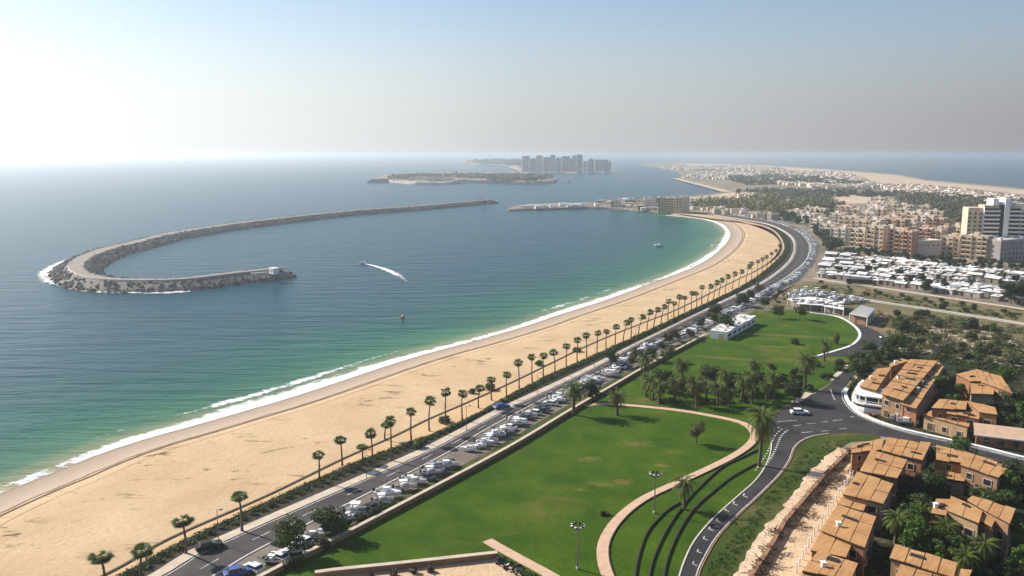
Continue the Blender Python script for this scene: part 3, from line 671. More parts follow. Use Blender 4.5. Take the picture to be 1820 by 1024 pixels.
for k, (cx, cy, bx, by) in enumerate(row):
    h = hgt(bx, by, cy); lean = (cx - bx) > 6
    o = put('slim', 3 + k % 2 if lean else k % 3, G(bx, by, LZ), '', 'palm tree', 'palms lining the beach promenade', h, 10, rz=random.uniform(-.5, .5) if lean else None)
    if h < 8.3 and False: pass
    o['label'] = 'slim %spromenade palm beside the beach, %s from the near end' % ('leaning ' if lean else '', ordw(k + 1))
    o.scale = (1.15, 1.15, h / 10)
# bottom-left palms
for k, (cx, cy, bx, by, lb) in enumerate([(178,977,186,1040,'palm with drooping bent fronds on the sand in the bottom left corner'), (246,972,251,1050,'slim palm rising from the roadside sand at the bottom left'), (430,878,430,945,'slim palm at the near end of the promenade before the parked boats'), (330,915,330,985,'slim palm beside the near beach road, left of the boat rows')]):
    put('slim', 4 if k == 0 else k, G(bx, by), lb, 'palm tree', None, hgt(bx, by, cy), 10).scale = (1.3, 1.3, hgt(bx, by, cy) / 10)
lone = [ # kind, variant, crown-top y, base x, base y, name, category, label, width factor
 ('date',1,668,1019,738,'palm tree','tall shaggy dark palm with ivy-thick trunk at the lawn corner by the wall',1),
 ('tree',1,675,1053,714,'tree','round dark tree leaning over the cream wall beside the lawn corner',1),
 ('date',0,686,1097,738,'palm tree','small palm standing alone on the lawn just below the footpath corner',1),
 ('date',2,618,1147,676,'palm tree','tall twin-looking dark palm beside the cream wall above the footpath',1),
 ('tree',3,612,1187,644,'tree','small open tree casting shade by the cream wall of the upper lawn',1),
 ('date',2,836,1214,906,'palm tree','lone palm with a thin bent trunk between footpath and dark edging',.8),
 ('date',1,708,1350,828,'palm tree','large feathery pale palm towering at the road junction',1),
 ('tree',3,744,1238,790,'tree','lopsided olive tree alone in the middle of the round lawn',.8),
 ('date',0,634,1342,674,'palm tree','wide dark palm standing behind the palm thicket on the upper lawn',1.2),
 ('date',1,617,1430,692,'palm tree','very tall dark palm on the upper lawn near the side road',1),
 ('tree',1,674,1411,716,'tree','dark tree on the grass verge just above the junction bay',1),
 ('date',2,596,1466,642,'palm tree','slim palm at the lower edge of the loop road lawn',.8),
 ('bush',1,597,1413,612,'shrub','dark spreading shrub alone in the middle of the upper lawn',1),
 ('tree',0,540,1383,566,'tree','green tree on the upper lawn edge left of the white pavilion',1),
 ('tree',3,538,1421,568,'tree','loose green tree in front of the white pavilion',1),
 ('tree',0,526,1358,548,'tree','tree at the far end of the boat park by the lawn',1),
 ('tree',1,538,1268,572,'tree','dark tree between the parked boats and the white cabins',1),
 ('tree',0,552,1290,592,'tree','green tree shading the near end of the white cabins',1),
 ('tree',1,520,1316,545,'tree','dark tree in the parking strip beyond the white cabins',1),
 ('tree',0,618,1086,652,'tree','dense green tree hanging over the coast road in the middle of the row',1),
 ('bush',2,580,1486,612,'shrub','brown-green shrub by the inner kerb of the loop road',1),
 ('tree',3,640,1370,664,'tree','small bushy tree on the upper lawn beside the tall palm',1),
 ('date',0,955,1078,935,'x','',0)]
for kind, v, ty, bx, by, cat, lb, w in lone:
    if not w: continue
    h = hgt(bx, by, ty); base = {'date': 8.2, 'tree': 7.2, 'bush': 2.1}[kind]
    if kind == 'date': base = [8.0, 9.2, 6.8][v % 3]
    o = put(kind, v, G(bx, by), lb, cat, None, h, base); o.scale = (w * min(h / base, 1.25), w * min(h / base, 1.25), h / base)
# palm thicket in the middle of the lawns
th = [(1148,700,1),(1160,706,0),(1176,690,1),(1172,712,0),(1190,684,2),(1200,705,0),(1213,676,1),(1222,700,0),(1237,716,1),(1243,690,2),(1256,704,0),(1262,682,1),(1276,714,0),(1288,694,1),(1298,716,2),(1306,688,0),(1318,708,1),(1330,694,0),(1338,712,2),(1350,690,1),(1362,706,0),(1376,700,1)]
for k, (x, y, v) in enumerate(sorted(th)):
    o = put('date' if k % 4 != 3 else 'tree', v if k % 4 != 3 else (0, 1)[k % 2], G(x, y + 6), '%s in the thicket between the two lawns, %s from the left' % ('palm' if k % 4 != 3 else 'leafy tree', ordw(k + 1)), 'palm tree' if k % 4 != 3 else 'tree', 'palm thicket between the lawns')
    s_ = random.uniform(.85, 1.1); o.scale = (s_, s_, s_)
def scatter(poly_px, n, z=LZ, avoid=(), mind=0):
    xs = [p[0] for p in poly_px]; ys = [p[1] for p in poly_px]; out = []; tries = 0
    while len(out) < n and tries < n * 80:
        tries += 1; x = random.uniform(min(xs), max(xs)); y = random.uniform(min(ys), max(ys))
        if not inside((x, y), poly_px) or any(inside((x, y), a) for a in avoid): continue
        p = G(x, y, z)
        if mind and any((p - q).length < mind for q, _ in out): continue
        out.append((p, (x, y)))
    return out
HOUSE_PX = []                                        # filled by the houses: ground outlines kept free of planting
def planting(poly, n, kinds, fmt, cat, group, mind, sc=(.8, 1.3), z=LZ, avoid=()):
    pts = sorted(scatter(poly, n, z, avoid, mind), key=lambda q: q[1][0])
    for k, (p, _) in enumerate(pts):
        kd, v = random.choice(kinds)
        o = put(kd, v, p, fmt % ordw(k + 1), cat, group); s_ = random.uniform(*sc); o.scale = (s_ * random.uniform(.9, 1.15), s_, s_ * random.uniform(.85, 1.15))
BK = [('bush', i) for i in range(4)]
planting([(1140,668),(1390,660),(1400,690),(1385,722),(1250,722),(1150,716)], 22, BK + [('bush', 3)], 'low shrub under the palm thicket between the lawns, %s from the left', 'shrub', 'shrubs under the palm thicket', 2)
planting([(1440,690),(1520,628),(1545,640),(1500,672),(1500,655),(1470,676)], 9, BK, 'green shrub lining the side road above the junction, %s from the left', 'shrub', 'shrubs along the side road', 2)
planting([(1506,686),(1545,625),(1580,612),(1600,628),(1560,648),(1535,665),(1512,700)], 34, [('bush', 0), ('bush', 1), ('bush', 3), ('tree', 0)], 'green shrub on the bank above the side road, %s from the left', 'shrub', 'shrubs on the bank', 1.8, (.8, 1.2))
planting([(1400,680),(1432,640),(1500,640),(1476,672),(1440,695),(1400,712)], 14, BK, 'green shrub on the lawn corner by the side road, %s from the left', 'shrub', 'shrubs on the lawn corner', 2)

# ================================================================== HOUSES WITH ORANGE ROOFS
def q5(x, y): return (1440 + x / 4.03, 770 + y / 4.03)
def qa(x, y): return (1490 + x / 5.506, 630 + y / 5.506)
def house(name, label, cat, quads, group=None):
    """quads: (four photo corners of a roof section, roof height, panels across, panels down)"""
    pts0 = G(*quads[0][0][0], 2); root = empty(name, label, cat, (pts0.x, pts0.y, LZ), 0, group); org = Vector((pts0.x, pts0.y, LZ))
    r = random.Random(len(label) * 7 + int(pts0.x)); allw = MB(); info = []
    for qi, (c4, zr, nx, ny) in enumerate(quads):
        z = LZ + zr; c = [(G(x, y, z) - org) for x, y in c4]       # corners: far-left, far-right, near-right, near-left
        def at(u, v): return (c[0].lerp(c[1], u)).lerp(c[3].lerp(c[2], u), v)
        cen = at(.5, .5); c = [cen + (p - cen) * 1.05 for p in c]; roof = MB(); uvs = []
        under = [cen + (p - cen) * .985 for p in c]
        roof.prism([(p.x, p.y) for p in under][::-1] if ((under[1] - under[0]).cross(under[2] - under[1])).z < 0 else [(p.x, p.y) for p in under], zr - .42, zr - .16, 1)
        for i in range(nx):
            for j in range(ny):
                g = .011; u0, u1, v0, v1 = i / nx + g, (i + 1) / nx - g * .6, j / ny + g, (j + 1) / ny - g * .6
                dz = r.uniform(-.06, .1); tl_ = [r.uniform(-.07, .07) for _ in range(4)]; slope = r.choice((-.07, -.03, .03, .06))
                P4 = [at(u0, v0), at(u1, v0), at(u1, v1), at(u0, v1)]
                zz = [zr + dz + t + (slope if k in (0, 1) else -slope) for k, t in enumerate(tl_)]
                top = [(p.x, p.y, z_) for p, z_ in zip(P4, zz)]; bot = [(p.x, p.y, z_ - .16) for p, z_ in zip(P4, zz)]
                roof.add(top + bot, [(3, 2, 1, 0), (4, 5, 6, 7), (0, 1, 5, 4), (1, 2, 6, 5), (2, 3, 7, 6), (3, 0, 4, 7)])
        ro = obj('roof', roof.v, roof.f, [M['roof'], M['dark']], root, mi=roof.mi)
        uv = ro.data.uv_layers.new(name='UVMap'); a = (c[1] - c[0]).normalized(); b = Vector((-a.y, a.x, 0))
        for L in ro.data.loops:
            v = ro.data.vertices[L.vertex_index].co; uv.data[L.index].uv = (v.dot(a) if 0 else v.dot(b) + qi * 9, v.dot(a))
        fp = [cen + (p - cen) * .93 for p in c]; p2 = [(p.x, p.y) for p in fp]
        if ((fp[1] - fp[0]).cross(fp[2] - fp[1])).z < 0: p2 = p2[::-1]
        MB().prism(p2, -.3 + qi * .004, zr - .45).build('wall', [M['plaster'], M['wallred'], M['wallbrown']][(qi + len(label)) % 3], root)
        # openings on the sides that face the camera
        for (A, B) in ((fp[3], fp[2]), (fp[2], fp[1])):
            d = B - A; d.z = 0; L = d.length; d.normalize(); nrm = Vector((d.y, -d.x, 0))
            if (A + B).length and nrm.dot((A + B) / 2 - cen) < 0: nrm = -nrm
            nb = int(L / 3.2)
            for fl in range(max(int(zr // 3), 1)):
                for k in range(nb):
                    p = A + d * (L * (k + .5) / nb) + nrm * .03; w = r.uniform(1.0, 1.9); z0 = fl * 3 + (.1 if (k + fl) % 3 == 0 else .9); z1 = min(fl * 3 + 2.3, zr - .7)
                    if z1 - z0 < .6: continue
                    wv = [p - d * w / 2, p + d * w / 2]; o_ = nrm * .12
                    mb = MB(); v4 = [(wv[0].x, wv[0].y, z0), (wv[1].x, wv[1].y, z0), (wv[1].x, wv[1].y, z1), (wv[0].x, wv[0].y, z1)]
                    mb.add(v4 + [(x + o_.x * .4, y + o_.y * .4, z_) for x, y, z_ in v4], [(3, 2, 1, 0), (4, 5, 6, 7), (0, 1, 5, 4), (1, 2, 6, 5), (2, 3, 7, 6), (3, 0, 4, 7)])
                    kind = 'door' if z0 < fl * 3 + .5 and fl == 0 else 'window'
                    wo = mb.build(kind, M['glass'] if kind == 'window' else M['brush'], root)
                    fr = MB(); 
                    for (a0, a1, b0, b1) in ((-w/2-.12, w/2+.12, z1, z1+.14), (-w/2-.12, w/2+.12, z0-.12, z0), (-w/2-.12, -w/2, z0, z1), (w/2, w/2+.12, z0, z1)):
                        P0 = p + d * a0; P1 = p + d * a1
                        fr.add([(P0.x, P0.y, b0), (P1.x, P1.y, b0), (P1.x, P1.y, b1), (P0.x, P0.y, b1)] + [(q.x + o_.x, q.y + o_.y, zz_) for q, zz_ in ((P0, b0), (P1, b0), (P1, b1), (P0, b1))], [(3, 2, 1, 0), (4, 5, 6, 7), (0, 1, 5, 4), (1, 2, 6, 5), (2, 3, 7, 6), (3, 0, 4, 7)])
                    fr.build('frame', M['pave'], wo)
        # dark slabs painted as the shade of sunken terraces, and a roof vent
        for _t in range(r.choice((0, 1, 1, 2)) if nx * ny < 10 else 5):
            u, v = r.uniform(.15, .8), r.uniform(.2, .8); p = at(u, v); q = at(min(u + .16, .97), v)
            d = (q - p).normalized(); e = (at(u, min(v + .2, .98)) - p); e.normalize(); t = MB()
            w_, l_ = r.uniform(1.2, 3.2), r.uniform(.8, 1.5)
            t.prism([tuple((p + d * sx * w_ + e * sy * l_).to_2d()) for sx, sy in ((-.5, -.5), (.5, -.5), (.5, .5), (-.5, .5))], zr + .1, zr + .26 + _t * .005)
            t.build('terrace_shade', M['dark'], root)
            if r.random() > .35: continue
            p = at(r.uniform(.15, .4), r.uniform(.2, .8)); MB().box(p.x - .35, p.x + .35, p.y - .35, p.y + .35, zr - .1, zr + .85).box(p.x - .5, p.x + .5, p.y - .5, p.y + .5, zr + .85, zr + .95).build('roof_vent', M['whitewear'], root)
    for c4, zr, nx, ny in quads:
        g = [G(x, y, LZ + zr) for x, y in c4]; HOUSE_PX.append([P((p.x, p.y, LZ)) for p in g])
    return root
def Q(f, *a): return [f(*p) for p in a]
U = [
 ('corner row house with the widest panelled roof at the top of the stepped row', [(Q(q5,(560,32),(858,68),(800,192),(515,118)),7,4,2),(Q(q5,(295,86),(525,32),(508,116),(300,140)),6.2,3,2)]),
 ('row house below the corner house with roof panels stepping to the right', [(Q(q5,(440,120),(690,190),(620,322),(360,266)),7,3,2)]),
 ('row house third down the stepped row, above the big round shrub', [(Q(q5,(340,276),(590,362),(520,500),(240,432)),6.6,3,2)]),
 ('low dark-fronted row house halfway down the stepped row', [(Q(q5,(245,440),(408,478),(380,552),(195,508)),5.4,2,1)]),
 ('broad row house above the lowest dark recess, fifth down the row', [(Q(q5,(200,512),(467,597),(388,808),(85,690)),7,3,3)]),
 ('narrow row house sixth down the stepped row', [(Q(q5,(85,700),(292,792),(252,888),(10,834)),6.2,2,1)]),
 ('seventh row house of the stepped row near the bottom edge', [(Q(q5,(60,846),(335,932),(285,1050),(-50,985)),7,3,2)]),
 ('lowest row house cut by the bottom edge of the view', [(Q(q5,(-50,1000),(270,1070),(200,1210),(-160,1150)),6.4,3,2)]),
]
for lb, q in U: house('row_house', lb, 'house', q, 'stepped row houses')
house('villa', 'long orange roofed villa right of the row corner with an open broken lower terrace', 'house',
  [(Q(q5,(905,88),(1110,130),(1090,215),(905,185)),6.2,2,2),(Q(q5,(1112,130),(1425,238),(1345,312),(1080,222)),6.8,4,2),(Q(q5,(900,215),(1110,265),(1100,345),(890,312)),3.6,3,1)])
house('villa', 'large split level villa on its own among the palms at right', 'house',
  [(Q(q5,(1165,447),(1465,542),(1425,640),(1130,480)),8,4,1),(Q(q5,(1010,455),(1235,545),(1205,640),(985,548)),7.4,2,1),(Q(q5,(903,468),(1005,474),(972,588),(866,570)),6.8,1,1),(Q(q5,(1236,552),(1330,602),(1300,668),(1206,622)),6.9,1,1),(Q(q5,(985,580),(1210,655),(1325,690),(1305,755)),3.8,3,1)])
house('villa', 'villa at the bottom edge with a small white roof hatch', 'house',
  [(Q(q5,(612,798),(1047,925),(1020,1022),(575,895)),7,4,1),(Q(q5,(660,925),(1150,985),(1090,1120),(610,1040)),6.4,4,2)])
house('terrace_block', 'biggest orange roofed terrace block beside the white curved pavilion', 'house',
  [(Q(qa,(700,50),(965,68),(640,440),(425,372)),7.4,3,6),(Q(qa,(380,140),(515,128),(375,345),(212,300)),6.2,2,3),(Q(qa,(978,80),(1025,125),(765,518),(612,470)),6.2,2,5),(Q(qa,(500,92),(610,40),(690,60),(520,120)),6.8,2,1)])
house('villa', 'villa with a fan shaped orange roof, uppermost right', 'house',
  [(Q(qa,(1155,190),(1350,150),(1390,262),(1290,258)),6.4,3,1),(Q(qa,(1352,150),(1590,212),(1700,372),(1400,262)),6.9,4,2),(Q(qa,(1295,265),(1530,300),(1515,388),(1300,382)),5.6,2,1)])
house('villa', 'villa with a ragged stepped orange roof above the curving road wall', 'house',
  [(Q(qa,(990,440),(1260,455),(1240,540),(915,520)),7,3,1),(Q(qa,(1262,455),(1530,520),(1552,588),(1380,560)),7.4,2,1),(Q(qa,(930,548),(1290,652),(1268,704),(835,585)),4.4,4,1),(Q(qa,(1100,520),(1390,575),(1372,625),(1060,575)),6.2,3,1)])
def hut4():
    o = G(*qa(1620, 880)); r = empty('garden_house', 'small red walled house with white edged gable roof by the right frame edge', 'house', (o.x, o.y, LZ), R(-25))
    MB().box(-7, 7, -4, 4, -.3, 3.2).build('wall', M['wallred'], r)
    MB().add([(-7.6,-4.6,3.1),(7.6,-4.6,3.1),(7.6,0,5.1),(-7.6,0,5.1),(7.6,4.6,3.1),(-7.6,4.6,3.1),(-7.6,-4.6,2.9),(7.6,-4.6,2.9),(7.6,0,4.9),(-7.6,0,4.9),(7.6,4.6,2.9),(-7.6,4.6,2.9)],
       [(0,1,2,3),(3,2,4,5),(7,6,9,8),(8,9,11,10),(0,6,7,1),(4,10,11,5),(1,7,8,2),(2,8,10,4),(0,3,9,6),(3,5,11,9)]).build('roof', M['path'], r)
    MB().box(-7.7, 7.7, -4.75, -4.55, 2.85, 3.2).box(7.55, 7.75, -4.6, 4.6, 2.9, 3.1).build('eaves', M['white'], r)
    for x in (-4.5, -1, 2.5, 5): MB().box(x - .6, x + .6, -4.08, -4.02, .9, 2.3).build('window', M['glass'], r)
    HOUSE_PX.append([P(o + Vector(a)) for a in ((-9, 5, 0), (9, 1, 0), (8, -8, 0), (-9, -3, 0))])
hut4()
# white curved pavilion on the bend
def pavilion():
    fp = [(136,452),(128,470),(140,495),(175,520),(250,540),(400,562),(560,585),(600,545),(608,500),(500,470),(400,440),(300,400),(215,345),(165,390)]
    g = [G(*qa(x, y + 28)) for x, y in fp]; o = g[0].copy(); pts = [(p - o).to_2d() for p in g]
    if sum(pts[i][0] * pts[(i+1) % len(pts)][1] - pts[(i+1) % len(pts)][0] * pts[i][1] for i in range(len(pts))) < 0: pts = pts[::-1]
    c = sum(pts, Vector((0, 0))) / len(pts); sh = lambda k: [c + (p - c) * k for p in pts]
    r = empty('pavilion', 'white curved two-level pavilion with dark window band on the road bend', 'building', o)
    MB().prism(sh(1), -.2, 1.5).build('plinth_wall', M['white'], r); MB().prism(sh(.985), 1.5, 2.3).build('window_band', M['glass'], r)
    MB().prism(sh(1.02), 2.3, 2.7).build('terrace_slab', M['whitewear'], r); MB().prism(sh(.8), 2.7, 4.6).build('upper_glazing', M['glass'], r)
    MB().prism(sh(.88), 4.6, 4.95).build('roof', M['white'], r)
    n = len(pts)
    for i in range(n):
        a, b = sh(.84)[i], sh(.84)[(i + 1) % n]
        for k in range(max(int((b - a).length / 3), 1)):
            p = a.lerp(b, k / max(int((b - a).length / 3), 1)); MB().box(p.x - .14, p.x + .14, p.y - .14, p.y + .14, 2.7, 4.6).build('column', M['white'], r)
    rl = MB(); q = sh(1.0) + [sh(1.0)[0]]; rl.tube([(p.x, p.y, 3.6) for p in q], .06, 4); rl.tube([(p.x, p.y, 3.15) for p in q], .035, 4)
    for i in range(n):
        for k in range(6):
            p = q[i].lerp(q[i + 1], k / 6); rl.box(p.x - .03, p.x + .03, p.y - .03, p.y + .03, 2.7, 3.6)
    rl.build('railing', M['white'], r)
    for k in range(9):
        p = c + Vector((random.uniform(-5, 5), random.uniform(-3, 3))); MB().box(p.x - .5, p.x + .5, p.y - .4, p.y + .4, 4.95, 5.5).build('roof_unit', M['whitewear'], r)
    HOUSE_PX.append([P((p.x, p.y, LZ)) for p in g])
pavilion()
GAR1 = [(1545,790),(1640,800),(1700,812),(1820,842),(1820,1024),(1500,1060),(1470,1040),(1560,960),(1590,880),(1625,830)]
GAR2 = [(1650,650),(1700,650),(1820,672),(1820,800),(1700,760),(1640,752),(1620,738),(1670,690)]
planting(GAR1, 96, BK + [('bush', 3), ('bush', 0), ('tree', 0), ('tree', 2)], 'dense garden shrub among the lower right villas, %s from the left', 'shrub', 'garden planting round the lower villas', 1.7, (.75, 1.15), avoid=HOUSE_PX)
planting(GAR2, 52, BK + [('bush', 1), ('tree', 1), ('tree', 2)], 'green garden shrub between the upper right villas, %s from the left', 'shrub', 'garden planting round the upper villas', 1.8, (.75, 1.1), avoid=HOUSE_PX)
for x, y, v, h, lb in [(1590,975,1,8.5,'largest date palm right of the stepped row houses'),(1676,985,0,8,'spreading date palm below the split level villa'),(1745,1010,2,7,'date palm at the lower right between two villas'),(1806,985,1,8,'date palm by the right frame edge below the split level villa'),
     (1646,945,2,6,'small date palm left of the split level villa'),(1715,1035,0,7,'date palm at the bottom right corner garden'),(1536,1005,2,5,'small bright palm beside the seventh row house')]:
    put('date', v, G(x, y), lb, 'palm tree', 'garden date palms', h, [8.0, 9.2, 6.8][v])
for x, y, v, h, lb in [(1589,892,1,6.5,'round dark tree right of the third row house'),(1656,886,0,7,'round leafy tree under the long villa'),(1798,880,1,8,'big dark tree by the right edge above the split level villa'),(1705,712,2,6,'bright green tree between the terrace block and ragged villa'),(1690,735,1,5.5,'dark tree behind the ragged roofed villa'),(1795,735,0,7,'round green tree by the right edge behind the ragged villa'),(1765,745,1,6,'dark green tree just right of the ragged villa'),(1638,868,3,5.5,'olive tree beside the dark gap of the row corner')]:
    put('tree', v, G(x, y), lb, 'tree', 'garden trees', h, 7.2)
# dead brush heaps and white posts on the patios
br = [q5(*p) for p in ((300,160),(265,200),(205,270),(150,350),(100,380),(60,450),(30,490))] + [(1383,955),(1372,982),(1362,1005),(1350,1020),(1428,915),(1412,935)]
for k, (x, y) in enumerate(br):
    r_ = random.Random(k); mb = MB()
    for _ in range(90):
        a = r_.uniform(0, 6.28); q = Vector((math.cos(a) * r_.uniform(0, 1.8), math.sin(a) * r_.uniform(0, 1.3), r_.uniform(.1, .9))); d = Vector((r_.uniform(-1, 1), r_.uniform(-1, 1), r_.uniform(-.2, .7))) * .7
        mb.tube([q, q + d], [.07, .02], 3, cap=False)
    mb.build('branches', M['brush'], None)
    o = bpy.data.objects[-1] if 0 else None
    ob = [x_ for x_ in COL.objects if x_.name.startswith('branches') and not x_.parent][-1]; ob.name = 'brush_heap'; ob.location = G(x, y, LZ + .25); ob.scale = (1.5, 1.5, 1.5)
    tag(ob, 'heap of dead branches beside the ochre wall, %s from the top' % ordw(k + 1), 'brush heap', 'brush heaps along the patio wall')
ps = W([q5(425,170), q5(345,260), q5(270,370), q5(200,470), q5(130,590), q5(75,680), q5(30,740), (1432,985), (1415,1020)], LZ)
for k, p in enumerate(resample(ps, 26)):
    r = empty('patio_post', 'short white patio post before the stepped row houses, %s from the top' % ordw(k + 1), 'post', (p.x, p.y, LZ + .2), 0, 'white patio posts')
    MB().tube([(0, 0, 0), (0, 0, 1.5 + .5 * (k % 2))], .13, 6).build('post_shaft', M['white'], r); MB().tube([(0, 0, 1.5 + .5 * (k % 2)), (0, 0, 1.62 + .5 * (k % 2))], .24, 6).build('cap', M['whitewear'], r)

# ================================================================== HEDGE, LAMPS, VEHICLES
M['soil'] = plain('dark_soil', (.035, .028, .018), .95, .4, .8)
hb = [b.lerp(a, .04) for a, b in zip(resample(C0, 260), resample(C1, 260))]
strip('planting_bed', C0, hb, LZ + .1, M['soil'], 240)
def hedge():
    r = random.Random(5); a = resample(C0, 400); b = resample(C1, 400); mb = MB()
    for i in range(400):
        if a[i].y > 900: break
        seg = (a[min(i + 1, 399)] - a[i]).length; n = int(seg * (15 if a[i].y < 330 else 8))
        wid = .62 if a[i].y < 420 else .5
        for _ in range(n):
            cl = noise.noise(Vector((i * .35, 0, 0))); v = r.random() * wid + .03
            p = a[i].lerp(a[min(i + 1, 399)], r.random()).lerp(b[i], v); hh = (.9 + .7 * cl) * math.sin(math.pi * min(v / wid, 1)) ** .5
            blob_leaves(mb, r, p.x, p.y, LZ + .1 + max(hh, .2) * .6, .6, .5, 5, .26 if a[i].y < 330 else .4)
    tag(mb.build('hedge', M['leaf']), 'dark green hedge strip between promenade palms and coast road', 'hedge', kind='stuff')
hedge()

def lamp(bx, by, ty, label):
    h = hgt(bx, by, ty); r = empty('street_lamp', label, 'street lamp', G(bx, by), random.uniform(0, 1), 'floodlight lamps on the lawn')
    MB().tube([(0, 0, 0), (0, 0, .5)], .3, 8).build('base', M['kerb'], r)
    MB().tube([(0, 0, .4), (0, 0, h * .5), (0, 0, h - .7)], [.17, .14, .11], 8).build('pole', M['metal'], r)
    MB().tube([(0, 0, h - .75), (0, 0, h - .55)], [.35, .5], 10).build('crown_ring', M['metal'], r)
    for k in range(8):
        a = k * math.pi / 4; d = Vector((math.cos(a), math.sin(a), 0)); p = d * .5 + Vector((0, 0, h - .6)); q = d * 1.05 + Vector((0, 0, h - .15))
        arm = MB().tube([p * 1, q], [.06, .06], 5).tube([q - d * .1, q + d * .15 + Vector((0, 0, .32))], [.2, .33], 6).build('lamp_head', M['rail'], r)
        MB().tube([q + d * .16 + Vector((0, 0, .33)), q + d * .17 + Vector((0, 0, .36))], .27, 6).build('lens', M['lightglass'], arm)
lamp(1163, 912, 838, 'tall floodlight lamp standing right beside the curving footpath')
lamp(1026, 1012, 929, 'tall floodlight lamp nearest the bottom edge on the round lawn')
mb = MB(); r_ = random.Random(3)
for _ in range(70):
    a = r_.uniform(0, 6.28); d = Vector((math.cos(a), math.sin(a) * .6, r_.uniform(.15, 1))).normalized(); mb.tube([(0, 0, 0), d * .7, d * 1.3 + Vector((0, 0, -.1))], [.1, .08, .02], 3, cap=False)
rp = empty('agave', 'low black spiky plant on the round lawn beside the footpath bend', 'plant', G(1076, 916)); mb.build('leaves', M['leafd'], rp); MB().tube([(0, 0, -.1), (0, 0, .35)], .25, 6).build('root_stem', M['bark'], rp)

def car_proto(paint, label, kind='sedan'):
    r = empty('parked_car', label, 'car'); L, Wd, Hh = 2.3, .9, 1.45
    prof = [(-L, .35), (-L, .75), (-L + .15, .92), (-1.35, .98), (1.3, .95), (L - .1, .8), (L, .6), (L, .35)]
    mb = MB(); n = len(prof)
    for s, ww in ((-1, Wd), (1, Wd)): pass
    v = [(x, -Wd, z) for x, z in prof] + [(x, Wd, z) for x, z in prof]
    mb.add(v, [(i, (i + 1) % n, n + (i + 1) % n, n + i) for i in range(n)] + [tuple(range(n - 1, -1, -1)), tuple(range(n, 2 * n))]); mb.build('body', paint, r)
    cab = [(-1.75 if kind != 'sedan' else -1.5, .95), (-1.45 if kind != 'sedan' else -1.0, Hh), (.35, Hh), (1.15, .95)]
    v = [(x, -Wd + (.05 if z < 1 else .17), z) for x, z in cab] + [(x, Wd - (.05 if z < 1 else .17), z) for x, z in cab]
    MB().add(v, [(0, 1, 5, 4), (2, 3, 7, 6), (3, 2, 1, 0), (4, 5, 6, 7)]).build('cabin_glass', M['glass'], r)
    MB().box(cab[1][0] - .02, .37, -Wd + .15, Wd - .15, Hh - .01, Hh + .05).build('roof', paint, r)
    for x in (-1.4, 1.4):
        for y in (-Wd, Wd):
            w = MB().tube([(x, y - .1, .34), (x, y + .1, .34)], .34, 12).build('wheel', M['tyre'], r); MB().tube([(x, y - .115, .34), (x, y + .115, .34)], .17, 8).build('rim', M['metal'], w)
    for y in (-.62, .62): MB().box(L - .06, L + .02, y - .2, y + .2, .6, .76).build('headlight', M['lightglass'], r); MB().box(-L - .02, -L + .05, y - .18, y + .18, .64, .8).build('tail_light', M['red'], r)
    return r
def van_proto(paint, label):
    r = empty('parked_van', label, 'van'); prof = [(-2.5, .4), (-2.5, 2.0), (-2.35, 2.1), (1.2, 2.1), (1.8, 1.3), (2.4, 1.1), (2.5, .4)]; n = len(prof)
    v = [(x, -.95, z) for x, z in prof] + [(x, .95, z) for x, z in prof]
    MB().add(v, [(i, (i + 1) % n, n + (i + 1) % n, n + i) for i in range(n)] + [tuple(range(n - 1, -1, -1)), tuple(range(n, 2 * n))]).build('body', paint, r)
    MB().add([(1.24, -.85, 2.08), (1.24, .85, 2.08), (1.84, .85, 1.32), (1.84, -.85, 1.32)], [(0, 1, 2, 3)]).build('windscreen', M['glass'], r)
    for y in (-.97, .95): MB().box(.1, 1.1, y, y + .02, 1.3, 1.85).build('side_window', M['glass'], r)
    for x in (-1.6, 1.6):
        for y in (-.9, .9): MB().tube([(x, y - .1, .36), (x, y + .1, .36)], .36, 10).build('wheel', M['tyre'], r)
    return r
